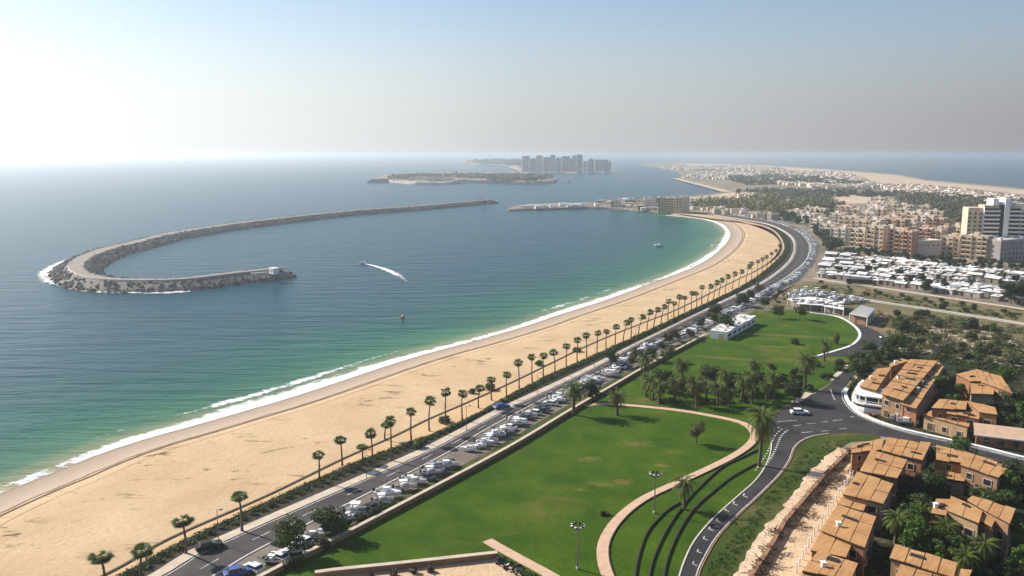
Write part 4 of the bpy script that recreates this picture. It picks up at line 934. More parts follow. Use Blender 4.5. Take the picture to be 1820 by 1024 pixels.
def boat_proto(seed, label, L=6.2):
    r_ = random.Random(seed); r = empty('parked_boat', label, 'boat'); W2 = 1.25
    st = [(-1, .92), (-.6, 1), (-.1, 1), (.35, .86), (.7, .5), (.92, .16), (1, .02)]
    def ring(k, z): return [(L / 2 * x * (1 - (1 - k) * .12), W2 * w * k, z + (.18 if x > .3 else 0) * k) for x, w in st]
    mb = MB(); a = ring(.45, .55); b = ring(.92, 1.05); c = ring(1, 1.45); n = len(st)
    for s in (-1, 1):
        v = [(x, s * y, z) for x, y, z in a] + [(x, s * y, z) for x, y, z in b] + [(x, s * y, z) for x, y, z in c]
        f = []
        for q in range(2):
            for i in range(n - 1): f.append((q * n + i, q * n + i + 1, (q + 1) * n + i + 1, (q + 1) * n + i) if s < 0 else (q * n + i, (q + 1) * n + i, (q + 1) * n + i + 1, q * n + i + 1))
        mb.add(v, f)
    v = [(x, -y, z) for x, y, z in a] + [(x, y, z) for x, y, z in a]; mb.add(v, [(i, n + i, n + i + 1, i + 1) for i in range(n - 1)])
    mb.add([(a[0][0], -a[0][1], .55), (a[0][0], a[0][1], .55), (c[0][0], c[0][1], 1.45), (c[0][0], -c[0][1], 1.45)], [(0, 1, 2, 3)])
    mb.build('hull', M['boatwhite'], r)
    d = ring(.93, 1.38); v = [(x, -y, z) for x, y, z in d] + [(x, y, z) for x, y, z in d]
    MB().add([q for q in v], [(i, i + 1, n + i + 1, n + i) for i in range(n - 1)]).build('deck', M['boatseat'] if seed % 2 else M['boatwhite'], r)
    MB().box(-1.2, .5, -.55, .55, 1.4, 1.95 + .2 * (seed % 3)).build('console', M['boatwhite'], r)
    MB().add([(.5, -.8, 1.45), (.5, .8, 1.45), (.1, .65, 2.15), (.1, -.65, 2.15)], [(0, 1, 2, 3)]).build('windscreen', M['glass'], r)
    for x in (-1.9, -2.4): MB().box(x - .2, x + .2, -.8, .8, 1.42, 1.75).build('seat', M['boatseat'], r)
    MB().box(-L / 2 - .35, -L / 2 + .1, -.25, .25, .9, 1.95).build('outboard_motor', M['rail'], r)
    MB().box(-2.6, 2.2, -.7, -.62, .32, .42).box(-2.6, 2.2, .62, .7, .32, .42).tube([(-1, -1.05, .32), (-1, 1.05, .32)], .06, 6).box(2.2, 3.6, -.05, .05, .32, .42).build('trailer', M['metal'], r)
    for y in (-1.05, 1.05): MB().tube([(-1, y - .1, .32), (-1, y + .1, .32)], .32, 10).build('wheel', M['tyre'], r)
    if seed % 3 == 0:
        t = MB()
        for x, y in ((-1.4, -.7), (-1.4, .7), (.3, -.7), (.3, .7)): t.tube([(x, y, 1.4), (x, y, 2.75)], .03, 4)
        t.box(-1.6, .5, -.85, .85, 2.75, 2.83).build('canopy', M['white'], r)
    return r
M['cardark'] = plain('dark_car_paint', (.06, .065, .075), .3, .1, 1, rnd=.6, spec=.6)
PC = [car_proto(M['carpaint'], 'x', 'sedan'), car_proto(M['carpaint'], 'x', 'hatch'), van_proto(M['white'], 'x'), car_proto(M['cardark'], 'x', 'sedan')]
PB = [boat_proto(s, 'x') for s in (1, 2, 3, 4)]
bl = W([(455,1015),(540,968),(700,880),(790,831),(845,800),(903,767),(951,738),(986,718),(1029,690),(1060,678),(1086,667),(1123,637),(1150,622),(1172,612)])
kb = 0; n = int(clen(bl) / 2.6); c = resample(bl, n); nr = normals(c)
for i in range(n):
    if random.random() < .05: continue
    p = c[i]; d = (c[min(i + 1, n - 1)] - c[max(i - 1, 0)]).normalized(); ang = math.atan2(d.y, d.x)
    if i in (int(n * .3), int(n * .3) + 1, int(n * .72)): continue
    if random.random() < .28:
        kb += 1; o = dup(PC[random.choice((0, 1, 3))], (p.x + nr[i].x * random.uniform(-1, 1), p.y + nr[i].y * random.uniform(-1, 1), LZ + .045), ang + math.pi * .5 + random.uniform(-.1, .1), 'parked car standing in the roadside boat row, %s from the near end' % ordw(kb), 1.05, 'boats parked along the coast road'); o['category'] = 'car'; continue
    kb += 1; o = dup(PB[random.choice((0, 1, 2, 3, 0, 2))], (p.x + nr[i].x * random.uniform(-1.5, 1.5), p.y + nr[i].y * random.uniform(-1.5, 1.5), LZ + .04), ang + (math.pi * .5 if random.random() < .3 else -math.pi * .5) + .62 + random.uniform(-.35, .35),
        'white motorboat on trailer in the roadside row, %s from the near end' % ordw(kb), random.uniform(.62, 1.05), 'boats parked along the coast road')
    o['category'] = 'boat'
cl_ = W([(1180,609),(1215,597),(1240,585),(1268,572),(1297,558),(1323,544),(1350,529),(1371,515),(1400,503),(1410,496)]); kc = 0
def parkrow(curve, step, fmt, group, off=0, ang0=math.pi / 2, skip=.08, protos=(0, 1, 1, 0, 2, 3, 0)):
    n = int(clen(curve) / step); c = resample(curve, n); nr = normals(c); k = 0
    for i in range(n):
        if random.random() < skip: continue
        k += 1; d = (c[min(i + 1, n - 1)] - c[max(i - 1, 0)]).normalized(); pi_ = random.choice(protos)
        o = dup(PC[pi_], (c[i].x + nr[i].x * off, c[i].y + nr[i].y * off, LZ + .045), math.atan2(d.y, d.x) + ang0 + random.uniform(-.05, .05), fmt % ('van' if pi_ == 2 else 'car', ordw(k)), 1.08 if pi_ < 2 else 1, group)
        o['category'] = 'van' if pi_ == 2 else 'car'
parkrow(cl_, 3.0, 'parked %s in the row left of the white cabins, %s from near end', 'vehicles parked beside the middle coast road', protos=(2, 1, 3, 0, 1))
cr_ = W([(1408,497),(1421,485),(1434,471),(1443,455),(1446,440),(1440,425),(1424,412.5),(1402,402.5),(1370,393),(1330,385.5),(1290,380),(1255,377)])
parkrow(cr_, 3.7, 'parked %s on the outer far road bend, %s from the near end', 'vehicles parked round the road bend')
PC_used = [((891,726),.55,'dark blue car driving on the coast road where the cream pavement ends'),((1421,736),-.05,'white hatchback parked in the bay of the junction'),((372,975),.55,'dark car parked on the near coast road at the bottom left'),((424,1022),.5,'blue car at the bottom edge beside the near pavement')]
for (x, y), a, lb in PC_used:
    pr = car_proto(M['blue'] if 'blue' in lb else (M['white'] if 'white' in lb else M['tyre']), lb, 'hatch'); pr.location = G(x, y, LZ + .1); pr.rotation_euler = (0, 0, a); pr.scale = (1.15,) * 3
    pr.name = 'parked_car' if 'driving' not in lb else 'moving_car'
for (x, y, a, lb) in [(1612,755,-.4,'white motorboat on a trailer in the small bay below the curved pavilion'),(1600,749,-.35,'upper white boat hull beside the curved pavilion bay')]:
    o = dup(PB[0], G(x, y, LZ + .1), a, lb); o['category'] = 'boat'
# small orange buggy and motorcycles
def buggy(loc, label, m):
    r = empty('beach_buggy', label, 'buggy', loc, .3)
    MB().box(-1.3, 1.3, -.7, .7, .35, .8).build('body', m, r); MB().box(-.9, .1, -.55, .55, .8, 1.05).build('seat', M['tyre'], r)
    t = MB()
    for y in (-.65, .65): t.tube([(-1, y, .8), (-.8, y, 1.6), (.3, y, 1.6), (.7, y, .8)], .05, 5)
    t.tube([(-.8, -.65, 1.6), (-.8, .65, 1.6)], .05, 5).build('roll_cage', M['metal'], r)
    for x in (-.9, .9):
        for y in (-.8, .8): MB().tube([(x, y - .14, .36), (x, y + .14, .36)], .36, 10).build('wheel', M['tyre'], r)
buggy(G(1547, 741), 'orange beach buggy parked beside the thick white kerb wall', M['orange'])
buggy(G(1569, 601), 'small white buggy at the outer edge of the loop road', M['white'])
buggy(G(1385, 686), 'small red buggy under the trees near the junction', M['red'])

# white cabins on the upper lawn
def cabins():
    A = G(1277, 603).to_2d(); B = G(1329, 574).to_2d(); d = (B - A).normalized(); L = (B - A).length; a = math.atan2(d.y, d.x); n = 6; w = L / n
    for k in range(n):
        p = A + d * w * (k + .5); h = 3.3 + .35 * (k % 2); r = empty('cabin', 'white cabin of the joined row on upper lawn, %s from near end' % ordw(k + 1), 'cabin', (p.x, p.y, LZ), a, 'joined white cabins')
        hw = w / 2 - .06
        MB().box(-hw, hw, -3.6, 3.6, -.2, h).build('wall', M['white'], r); MB().box(-hw - .02, hw + .02, -3.85, 3.85, h, h + .22).build('roof', M['whitewear'], r)
        for x in (-1.5, 1.3): 
            if abs(x) < hw - .6: MB().box(x - .6, x + .6, -3.68, -3.61, 1.1, 2.2).build('window', M['glass'], r)
        MB().box(-.4, .45, -3.67, -3.61, 0, 2.1).build('door', M['metal'], r)
        if k == 0: MB().box(-hw - .05, -hw + .01, -2.2, .2, .1, 2.4).build('garage_door', M['pave'], r)
        for q in range(3):
            x, y = random.uniform(-hw + .6, hw - .6), random.uniform(-2.8, 2.8); MB().box(x - .5, x + .5, y - .4, y + .4, h + .22, h + random.uniform(.6, 1.1)).build('roof_unit', M['whitewear'] if q else M['metal'], r)
cabins()
# long white pavilion at the top of the upper lawn
def pav2():
    def slab(name, c4, z, th, m, par, org):
        g = [G(x, y, LZ + z) - org for x, y in c4]; q = [(p.x, p.y) for p in g]
        if sum(q[i][0] * q[(i+1) % 4][1] - q[(i+1) % 4][0] * q[i][1] for i in range(4)) < 0: q = q[::-1]
        return MB().prism(q, z - th, z).build(name, m, par), q
    secs = [('long white roofed boat shed behind the upper lawn, left section', [(1400,531),(1440,527),(1462,543),(1420,540)], 3.2), ('long white roofed boat shed behind the upper lawn, middle section', [(1443,527.5),(1500,536),(1500,550),(1466,544)], 3.4),
            ('white canopy building with sloping ribbed roof at the top of the loop road', [(1531,542),(1556,548.5),(1542,563.5),(1510,557)], 4.6)]
    for si, (lb, c4, z) in enumerate(secs):
        org = G(*c4[0], LZ); r = empty('canopy_building' if si == 2 else 'boat_shed', lb, 'building', org)
        o, q = slab('roof', c4, z, .3, M['whitewear'], r, org)
        cx = sum(p[0] for p in q) / 4; cy = sum(p[1] for p in q) / 4; q2 = [(cx + (p[0] - cx) * .86, cy + (p[1] - cy) * .8) for p in q]
        MB().prism(q2, -.2, z - .3).build('wall', M['wallbrown'] if si == 2 else M['hutwall'], r)
        for p0, p1 in zip(q, q[1:] + q[:1]):
            L = math.hypot(p1[0] - p0[0], p1[1] - p0[1]); n = max(int(L / 5), 1)
            for k in range(n):
                t = k / n; x = (p0[0] + (p1[0] - p0[0]) * t); y = (p0[1] + (p1[1] - p0[1]) * t); x = cx + (x - cx) * .97; y = cy + (y - cy) * .97
                MB().box(x - .15, x + .15, y - .15, y + .15, -.1, z - .3).build('column', M['white'], r)
        rb = MB()
        for k in range(9 if si == 2 else 14):
            u = (k + .5) / (9 if si == 2 else 14); a = Vector(q[0]).lerp(Vector(q[1]), u); b = Vector(q[3]).lerp(Vector(q[2]), u)
            if si == 2: rb.tube([(a.x, a.y, z + .05), (b.x, b.y, z + .05)], .14, 4)
            else:
                p = a.lerp(b, random.uniform(.15, .85)); MB().box(p.x - random.uniform(.6, 1.8), p.x + 1, p.y - .8, p.y + .8, z, z + random.uniform(.3, 1)).build('roof_unit', random.choice((M['white'], M['metal'], M['whitewear'])), r)
        if si == 2: rb.build('roof_rib', M['metal'], r)
pav2()
# boats and cars laid up around the shed
lot = scatter([(1395,527),(1440,518),(1540,538),(1500,541),(1440,527),(1400,536)], 22, LZ, (), 5)
for k, (p, _) in enumerate(sorted(lot, key=lambda q: q[1][0])):
    o = dup(PB[k % 4], (p.x, p.y, LZ + .05), random.uniform(-.5, .5), 'white boat laid up behind the long boat shed, %s from the left' % ordw(k + 1), 1.1, 'boats laid up behind the shed'); o['category'] = 'boat'

# ================================================================== BREAKWATER, SEA THINGS, ISLANDS
def mound(name, label, C, hw, h, cw, m_core, cat='breakwater', rocks=0, zb=-1.5):
    n = max(int(clen(C) / 4), 6); c = resample(C, n); nr = normals(c); o0 = c[0]; r = empty(name, label, cat, (o0.x, o0.y, 0))
    prof = [(-hw, zb), (-hw * .75, h * .3), (-cw - 1, h * .85), (-cw, h), (cw, h), (cw + 1, h * .85), (hw * .75, h * .3), (hw, zb)]
    v = []; f = []; k = len(prof)
    for i in range(n):
        e = min(i, n - 1 - i); s = min(1, .25 + e * .25)
        for j, (x, z) in enumerate(prof):
            q = noise.noise(Vector((i * .9, j * 1.7, 2))) * (1.3 if j not in (3, 4) else .1); p = c[i] - o0 + nr[i] * (x * (.6 + .4 * s) + q)
            v.append((p.x, p.y, z * (s if z > 0 else 1) + (q * .5 if j not in (3, 4) else 0)))
    for i in range(n - 1):
        for j in range(k - 1): f.append((i * k + j, i * k + j + 1, (i + 1) * k + j + 1, (i + 1) * k + j))
    f += [tuple(range(k)), tuple((n - 1) * k + j for j in reversed(range(k)))]
    obj('rubble_mound', v, f, m_core, r)
    cc = [p - o0 for p in c[2:-2]]
    strip('crest_road', offset(cc, -cw + .6), offset(cc, cw - .6), h + .12, M['crest'], n, None, .3, r)
    if rocks:
        ic = [(0, 0, 1), (.89, 0, .45), (.28, .85, .45), (-.72, .53, .45), (-.72, -.53, .45), (.28, -.85, .45), (.72, .53, -.45), (-.28, .85, -.45), (-.89, 0, -.45), (-.28, -.85, -.45), (.72, -.53, -.45), (0, 0, -1)]
        fc = [(0,1,2),(0,2,3),(0,3,4),(0,4,5),(0,5,1),(1,6,2),(2,7,3),(3,8,4),(4,9,5),(5,10,1),(6,7,2),(7,8,3),(8,9,4),(9,10,5),(10,6,1),(11,7,6),(11,8,7),(11,9,8),(11,10,9),(11,6,10)]
        rr = random.Random(len(label)); up = MB(); lo = MB()
        for _ in range(rocks):
            t = rr.random(); i = int(t ** .8 * (n - 1)); s = rr.choice((-1, 1)); x = rr.uniform(cw + .3, hw * 1.02)
            q = (x - cw) / (hw - cw); z = h * (1 - q) + zb * .6 * q; e = min(i, n - 1 - i); sc_ = min(1, .25 + e * .25); z = z * sc_ if z > 0 else z
            p = c[i] - o0 + nr[i] * s * x * (.6 + .4 * sc_) + Vector((rr.uniform(-2, 2), rr.uniform(-2, 2))); sz = rr.uniform(.7, 1.7)
            M3 = Matrix.Rotation(rr.uniform(0, 6.28), 3, Vector((rr.random(), rr.random(), rr.random() + .1)).normalized())
            vv = [M3 @ Vector((a * sz * rr.uniform(.7, 1.15), b * sz * .8, c_ * sz * rr.uniform(.6, 1))) + Vector((p.x, p.y, z)) for a, b, c_ in ic]
            (lo if z < .9 else up).add(vv, fc)
        o = up.build('armour_rocks', M['rock'], r); o['kind'] = 'stuff'; o = lo.build('wet_rocks', M['rockdark'], r); o['kind'] = 'stuff'
    return r, c
bwc = W([(519,489),(500,490.5),(478,493),(427,498.5),(376,505),(342,509.5),(300,512.5),(256,513),(205,512),(172,508),(148,501),(135,490),(139,479),(156,467),(192,453),(240,441),(290,427.5),(342,417.5),(427,404.5),(512,394),(620,382),(737,373),(812,366),(876,360.5)], 0)
bw, bc = mound('breakwater', 'long curved rock breakwater hooking round the bay at left', bwc, 17, 5.2, 5.5, M['rubble'], rocks=7500)
band_ = resample(bwc, 300)
i0, i1 = 10, 150
def attrfoam(C, offs, ed, z, lab): return foamstrip('surf_foam', C, offs, ed, M['foam'], z, lab)
hd = [p for p in resample(bwc, 300)][20:120]
def sgn_outer(C): return C
attrfoam(hd, (-13, -15.5, -18, -21.5, -27), (.3, .34, .22, .08, -.25), .2, 'white surf round the outer head of the curved breakwater')
# parapet and hut
pw = offset(bwc, -4.6); r = empty('parapet_wall', 'pale parapet along the inner crest of the near breakwater arm', 'wall', (0, 0, 0)); strip('parapet', [p for p in pw[4:90]], offset([p for p in pw[4:90]], .7), 6.0, M['kerb'], 120, None, .9, r)
hp = G(487, 486, 5.3); r = empty('watch_hut', 'white flat roofed hut on the tip of the curved breakwater', 'hut', (hp.x, hp.y, 5.3), -.85)
MB().box(-2.9, 2.9, -2, 2, -.2, 3.3).build('wall', M['white'], r); MB().box(-3.2, 3.2, -2.3, 2.3, 3.3, 3.55).build('roof', M['whitewear'], r)
for x in (-1.6, 1.4): MB().box(x - .5, x + .5, -2.06, -2.01, 1.2, 2.3).build('window', M['glass'], r)
MB().box(-.4, .4, -2.06, -2.01, 0, 2.1).build('door', M['metal'], r)
lw = MB()
for k in range(6): lw.box(-5.5 - k * 1.7, -4.2 - k * 1.7, -1, .5, -.2, 1.1 - .1 * k)
t = empty('block_stack', 'low white concrete blocks left of the breakwater hut', 'blocks', (hp.x, hp.y, 5.3), .15); lw.build('blocks', M['whitewear'], t)
# crane on the far end
cp = G(862, 361, 5.2); r = empty('harbour_crane', 'small dark crane near the far end of the breakwater', 'crane', (cp.x, cp.y, 5.2))
MB().box(-4, 4, -2, 2, 0, 1.4).build('base', M['rail'], r); MB().box(-1.5, 2, -1.4, 1.4, 1.4, 4).build('cab', M['rail'], r); MB().tube([(1, 0, 3), (-14, 0, 11)], [.5, .3], 5).build('boom', M['rail'], r)
# second rock arm by the channel
j2 = W([(905,373),(940,370.5),(980,367.5),(1020,365.2),(1062,365)], 0)
# wake, boats, buoy
wk = W([(646,468.5),(662,472),(682,478),(705,488),(724,501),(738,517)], 0)
n = 60; cc = resample(wk, n); nr = normals(cc); v = []; at = []
for i in range(n):
    u = i / (n - 1); w = .8 + 1.6 * math.sin(min(u * 3, 1.57)) + 2.4 * u
    for j in range(5): q = j / 2 - 1; p = cc[i] + nr[i] * q * w; v.append((p.x, p.y, .12)); at.append((.42 if u < .3 else .42 - (u - .3) * .8) - abs(q) ** 2 * .35)
o = obj('boat_wake', v, [(i * 5 + j, i * 5 + j + 1, (i + 1) * 5 + j + 1, (i + 1) * 5 + j) for i in range(n - 1) for j in range(4)], M['foam']); attr(o, 'edge', at); tag(o, 'long curved white wake trailing the speedboat', 'wake', kind='stuff')
def hullboat(loc, rz, label, name='speedboat', L=7, mast=0):
    src = boat_proto(2, label, 6.2); src.name = name
    for ch in list(src.children):
        if ch.name.startswith(('trailer', 'wheel')): bpy.data.objects.remove(ch)
    src.location = (loc.x, loc.y, -.55); src.rotation_euler = (0, 0, rz); s_ = L / 6.2; src.scale = (s_, s_, s_)
    if mast: MB().tube([(0, 0, 1.4), (0, 0, 1.4 + mast)], .05, 5).build('mast', M['metal'], src)
    return src
hullboat(G(646.5, 468.6, 0), math.pi * .93, 'white speedboat at the head of the long wake in the bay', L=6.5)
hullboat(G(1170, 438, 0), 2.6, 'small pale motorboat moored off the far part of the beach', 'motorboat', 8, 3)
hullboat(G(882, 360.5, 0), 1.4, 'white boat passing the far end of the breakwater', 'motorboat', 12)
hullboat(G(1142, 398, 0), 1, 'tiny boat near the shore by the waterfront blocks', 'motorboat', 5)
for k, (x, y) in enumerate([(1229,474),(1232,471),(1270,443),(1272,430),(1266,437)]):
    o = hullboat(G(x, y, 0), .8 + k, ['low dark dinghy at the surf line before the far beach', 'small dinghy just above the surf line dinghy', 'small white boat in the turquoise water inside the bend', 'tiny white boat nearest the far bend shore', 'tiny white boat left of its neighbours inside the bend'][k], 'dinghy', 4)
bp = G(716, 566, 0); r = empty('buoy', 'red and white channel buoy floating alone in the bay', 'buoy', (bp.x, bp.y, 0))
MB().tube([(0, 0, -.3), (0, 0, .9)], [1.0, .9], 10).build('float', M['red'], r); MB().tube([(0, 0, .9), (0, 0, 2.4)], [.55, .22], 8).build('tower', M['white'], r); MB().tube([(0, 0, 2.4), (0, 0, 3.1)], [.32, .28], 8).build('light', M['red'], r)
bp = G(1012, 325, 0); r = empty('sea_marker', 'dark round sea marker right of the low island', 'buoy', (bp.x, bp.y, 0)); MB().tube([(0, 0, -1), (0, 0, 3)], [4, 3.5], 8).build('float', M['rail'], r); MB().tube([(0, 0, 3), (0, 0, 7)], [1.5, .4], 6).build('top', M['rail'], r)

M['cliff'] = plain('cliff', (.36, .3, .24), .95, .4, .03, bmp=2)
M['isl'] = multi('island_ground', (.01, (.16, .14, .09), (.3, .24, .16)), [(.02, .55, .65, (.45, .36, .26), None, 0)])
def plateau(name, px, h, m, mtop, seed=1):
    c = W(px + [px[0]], 0, 6)[:-1]; n = len(c); cen = sum(c, Vector((0, 0))) / n; rings = [(1.0, -2), (.995, h * .45), (.985, h * .8), (.95, h), (.7, h * 1.15), (.35, h * 1.2)]
    v = []; f = []
    for k, (s, z) in enumerate(rings):
        for i, p in enumerate(c):
            q = cen + (p - cen) * (s + .01 * noise.noise(Vector((i * .7, k, seed)))); v.append((q.x, q.y, z * (1 + (.35 * noise.noise(Vector((i * .25, k * .5, seed))) if z > 0 else 0))))
    for k in range(len(rings) - 1):
        for i in range(n): f.append((k * n + i, k * n + (i + 1) % n, (k + 1) * n + (i + 1) % n, (k + 1) * n + i))
    a = sum(c[i].x * c[(i+1) % n].y - c[(i+1) % n].x * c[i].y for i in range(n))
    if a < 0: f = [q[::-1] for q in f]
    f.append(tuple((len(rings) - 1) * n + i for i in range(n)) if a > 0 else tuple((len(rings) - 1) * n + i for i in reversed(range(n))))
    mi = [0 if k < 2 * n else 1 for k in range(len(f))]
    tag(obj(name, v, f, [m, mtop], mi=mi), kind='structure')
plateau('island', [(652,326),(665,323),(700,325.5),(740,328),(800,328),(840,325.5),(900,325.5),(950,326.5),(985,326),(992,322),(982,315.5),(950,311),(900,310),(850,311),(780,311),(720,312.5),(690,314.5),(672,319)], 9, M['cliff'], M['isl'], 2)
plateau('tower_island', [(925,303),(960,305.5),(1010,307.3),(1060,307.6),(1092,307.3),(1104,305.5),(1085,302),(1040,300),(990,297),(930,296),(905,296.5),(915,300)], 3.5, M['farsand'], M['isl'], 4)
plateau('far_coast', [(818,292.3),(850,292.8),(880,293.6),(905,296),(918,300),(935,300),(960,298),(1000,295),(960,290),(920,286.5),(850,285.5),(822,287)], 14, M['isl'], M['isl'], 5)
def clumps(name, pts, m, label, cat='trees', size=(3, 6), hh=(4, 8), leaves=60, ls=1.3, seed=0):
    r = random.Random(seed); mb = MB()
    for p in pts:
        s = r.uniform(*size); h = r.uniform(*hh); blob_leaves(mb, r, p[0], p[1], p[2] + h * .5, s, h * .6, leaves, ls * r.uniform(.8, 1.2))
    tag(mb.build(name, m), label, cat, kind='stuff')
def pts_in(px, n, z, zz=None):
    return [(p.x, p.y, (zz if zz is not None else z)) for p, _ in scatter(px, n, z)]
clumps('island_woods', pts_in([(690,315.5),(760,312.5),(860,312.5),(960,313),(980,317),(960,321),(880,321),(860,319),(800,316.5),(700,320)], 260, 9, 9.5), M['leafo'], 'dark scrub woods on top of the low island', size=(9, 18), hh=(5, 11), leaves=26, ls=4.5, seed=1)
clumps('coast_woods', pts_in([(830,289),(915,289),(960,292),(985,296),(930,297),(900,293.5),(850,291.5)], 220, 10, 14), M['leafd'], 'hazy woods on the far coast left of the towers', size=(18, 34), hh=(12, 26), leaves=22, ls=9, seed=2)
# island buildings
def block(name, label, cat, loc, w, d, h, rz, m, group=None, floors=None, roofm=None, bays=None, win=True, win_m=None):
    r = empty(name, label, cat, loc, rz, group)
    MB().box(-w/2, w/2, -d/2, d/2, -1, h).build('wall', m, r)
    rf = MB(); t = min(.35, w * .03); 
    for a in ((-w/2-.1, w/2+.1, -d/2-.1, -d/2+t), (-w/2-.1, w/2+.1, d/2-t, d/2+.1), (-w/2-.1, -w/2+t, -d/2+t, d/2-t), (w/2-t, w/2+.1, -d/2+t, d/2-t)): rf.box(*a, h + .003, h + 1.0)
    rf.box(-w/2+t, w/2-t, -d/2+t, d/2-t, h, h + .25).build('roof', roofm or M['roofapt'], r)
    return r
ib = [(737,325.5,'white waterfront block at the left end of the island cliff row',26,13),(752,325.5,'second white cliff block of the low island',24,14),(766,326,'pale cliff block with the brightest front on the island',22,15),(780,326,'cliff block right of the bright fronted one on the island',26,14),(795,325,'last cliff block at the right of the island row',30,13),
      (850,322,'small white waterfront house in the middle of the low island',26,7),(880,323.5,'low white jetty building on the island shore',50,5),(905,323.8,'pink roofed shore building of the low island',30,6),(930,323.5,'long low white building on the right shore of the island',60,5)]
for x, y, lb, w, h in ib:
    p = G(x, y, 1); r = block('island_building', lb, 'building', (p.x, p.y - 6, 1), w * 1.1, 22, h * 1.15, .05, M['aptB'])
    nb = int(w / 5)
    for fl in range(int(h / 3.4)):
        for k in range(nb): MB().box(-w/2 + w * (k + .3) / nb, -w/2 + w * (k + .75) / nb, -11.1, -11.01, fl * 3.3 + 1, fl * 3.3 + 2.6).build('window', M['dark'], r)
# the tower cluster
tw = [(150,218,95),(220,278,120),(280,345,93),(347,413,108),(415,465,87),(467,520,113),(525,603,97),(603,627,120),(627,668,92),(670,722,83),(728,772,145),(775,833,125),(836,925,130),(927,968,130),(970,997,148)]
LBT = ['leftmost tower of the hazy island cluster','shorter tower second from the left in the hazy cluster','broad tower third from the left in the hazy cluster','mid height tower between two taller ones in the left half','narrow tall tower near the middle of the left group','round shouldered tower closing the left tower group','broad tower opening the middle tower group','slim low tower squeezed in the middle group','slim tall tower left of the tallest one','tallest tower of the hazy island cluster','low tower opening the right hand group','slab tower second in the right hand group','widest slab of the right hand tower group','narrow tower second from the right end of the cluster','rightmost and lowest tower of the island cluster']
for k, (a, b, t_) in enumerate(tw):
    x0, x1, ty = 900 + a / 5.353, 900 + b / 5.353, 260 + t_ / 5.353; by = 305.2 + .8 * (k % 2); z = 3.5
    p = G((x0 + x1) / 2, by, z); h = hgt(0, by, ty, z) ; w = (x1 - x0) * p.y / F * 1.04
    r = block('tower_block', LBT[k], 'tower', (p.x, p.y + 10, z), w * .97, w * .5, h, .12, M['tower'], 'towers on the hazy island')
    MB().box(-w * .18, w * .15, -w * .2, w * .2, h, h + 1.5 + (k % 3)).build('plant_room', M['tower'], r)
    for s_ in (-.2, .2): MB().box(w * s_ - w * .025, w * s_ + w * .025, -w * .25 - .6, -w * .25 - .02, 2, h - 2).build('window_band', M['glass'], r)
    MB().box(-w * .485 - .6, -w * .485 - .02, -w * .1, w * .1, 2, h - 2).build('window_band', M['glass'], r)

# ================================================================== THE CITY AT RIGHT
def mesh_of(mb, m):
    o = mb.build('unit', m); me = o.data; bpy.data.objects.remove(o); return me
WIN = mesh_of(MB().box(-.7, .7, -.06, 0, 0, 1.45), M['glass'])
BAL = {k: mesh_of(MB().box(-1.45, 1.45, -1.15, 0, 0, .16).box(-1.45, 1.45, -1.15, -1.05, .16, .95).box(-1.45, -1.38, -1.05, 0, .16, .95).box(1.38, 1.45, -1.05, 0, .16, .95), M[k]) for k in ('aptA', 'aptB', 'aptC')}
BDR = mesh_of(MB().box(-1.1, 1.1, -.05, 0, .16, 2.2), M['dark'])
def apartment(xl, xr, yt, h, label, mk='aptA', d=13, rz=-35, style=0, group='apartment blocks of the beige quarter', name='apartment_block', side=True, kx=None):
    z = LZ + h; p = G((xl + xr) / 2, yt, z); dist = p.y; a = R(rz); w = max((xr - xl) * dist / F / math.cos(a), 6)
    ca, sa = math.cos(a), math.sin(a); cx, cy = p.x - sa * d / 2 * 1, p.y + ca * d / 2
    r = block(name, label, 'apartment block', (cx, cy, LZ), w, d, h, a, M[mk], group)
    nf = max(int(h / 3.05), 1); fh = h / nf; nb = max(int(w / 3.3), 1); bw = w / nb
    for fl in range(nf):
        z0 = fl * fh
        for b in range(nb):
            x = -w / 2 + bw * (b + .5)
            if (b + style) % 2 == 0 or style == 2:
                if style == 2 and b % 3 == 2: inst('window', WIN, r, (x, -d / 2 - .002, z0 + .9), 0)
                else:
                    o = inst('balcony', BAL[mk], r, (x, -d / 2 - .003, z0 + .05), 0, (bw / 3.1, 1, 1)); inst('balcony_door', BDR, o, (0, 0, 0), 0)
            else: inst('window', WIN, r, (x, -d / 2 - .002, z0 + .9), 0)
        if side:
            nd = max(int(d / 4.5), 1)
            for b in range(nd): inst('window', WIN, r, (w / 2 + .002, -d / 2 + d * (b + .5) / nd, z0 + .95), math.pi / 2, (.8, 1, .8))
            nd = 2
    # vertical fins, lift house, tanks
    f_ = MB()
    for b in range(nb + 1):
        x = -w / 2 + bw * b
        if (b % 2 == 0): f_.box(max(x - .16, -w / 2 - .05), min(x + .16, w / 2 + .05), -d / 2 - 1.3, -d / 2 - .01, 0, h + .8)
    f_.build('facade_fins', M[mk], r)
    lx = random.uniform(-.2, .2) * w; MB().box(lx - 1.9, lx + 1.9, -1.6, 2.2, h + .26, h + 3.1).build('lift_house', M[mk], r)
    for q in range(2):
        tx, ty = random.uniform(-.38, .38) * w, random.choice((-.3, .33)) * d; MB().tube([(tx, ty, h + .3), (tx, ty, h + 1.6)], .7, 8).build('water_tank', M['whitewear'], r)
    return r
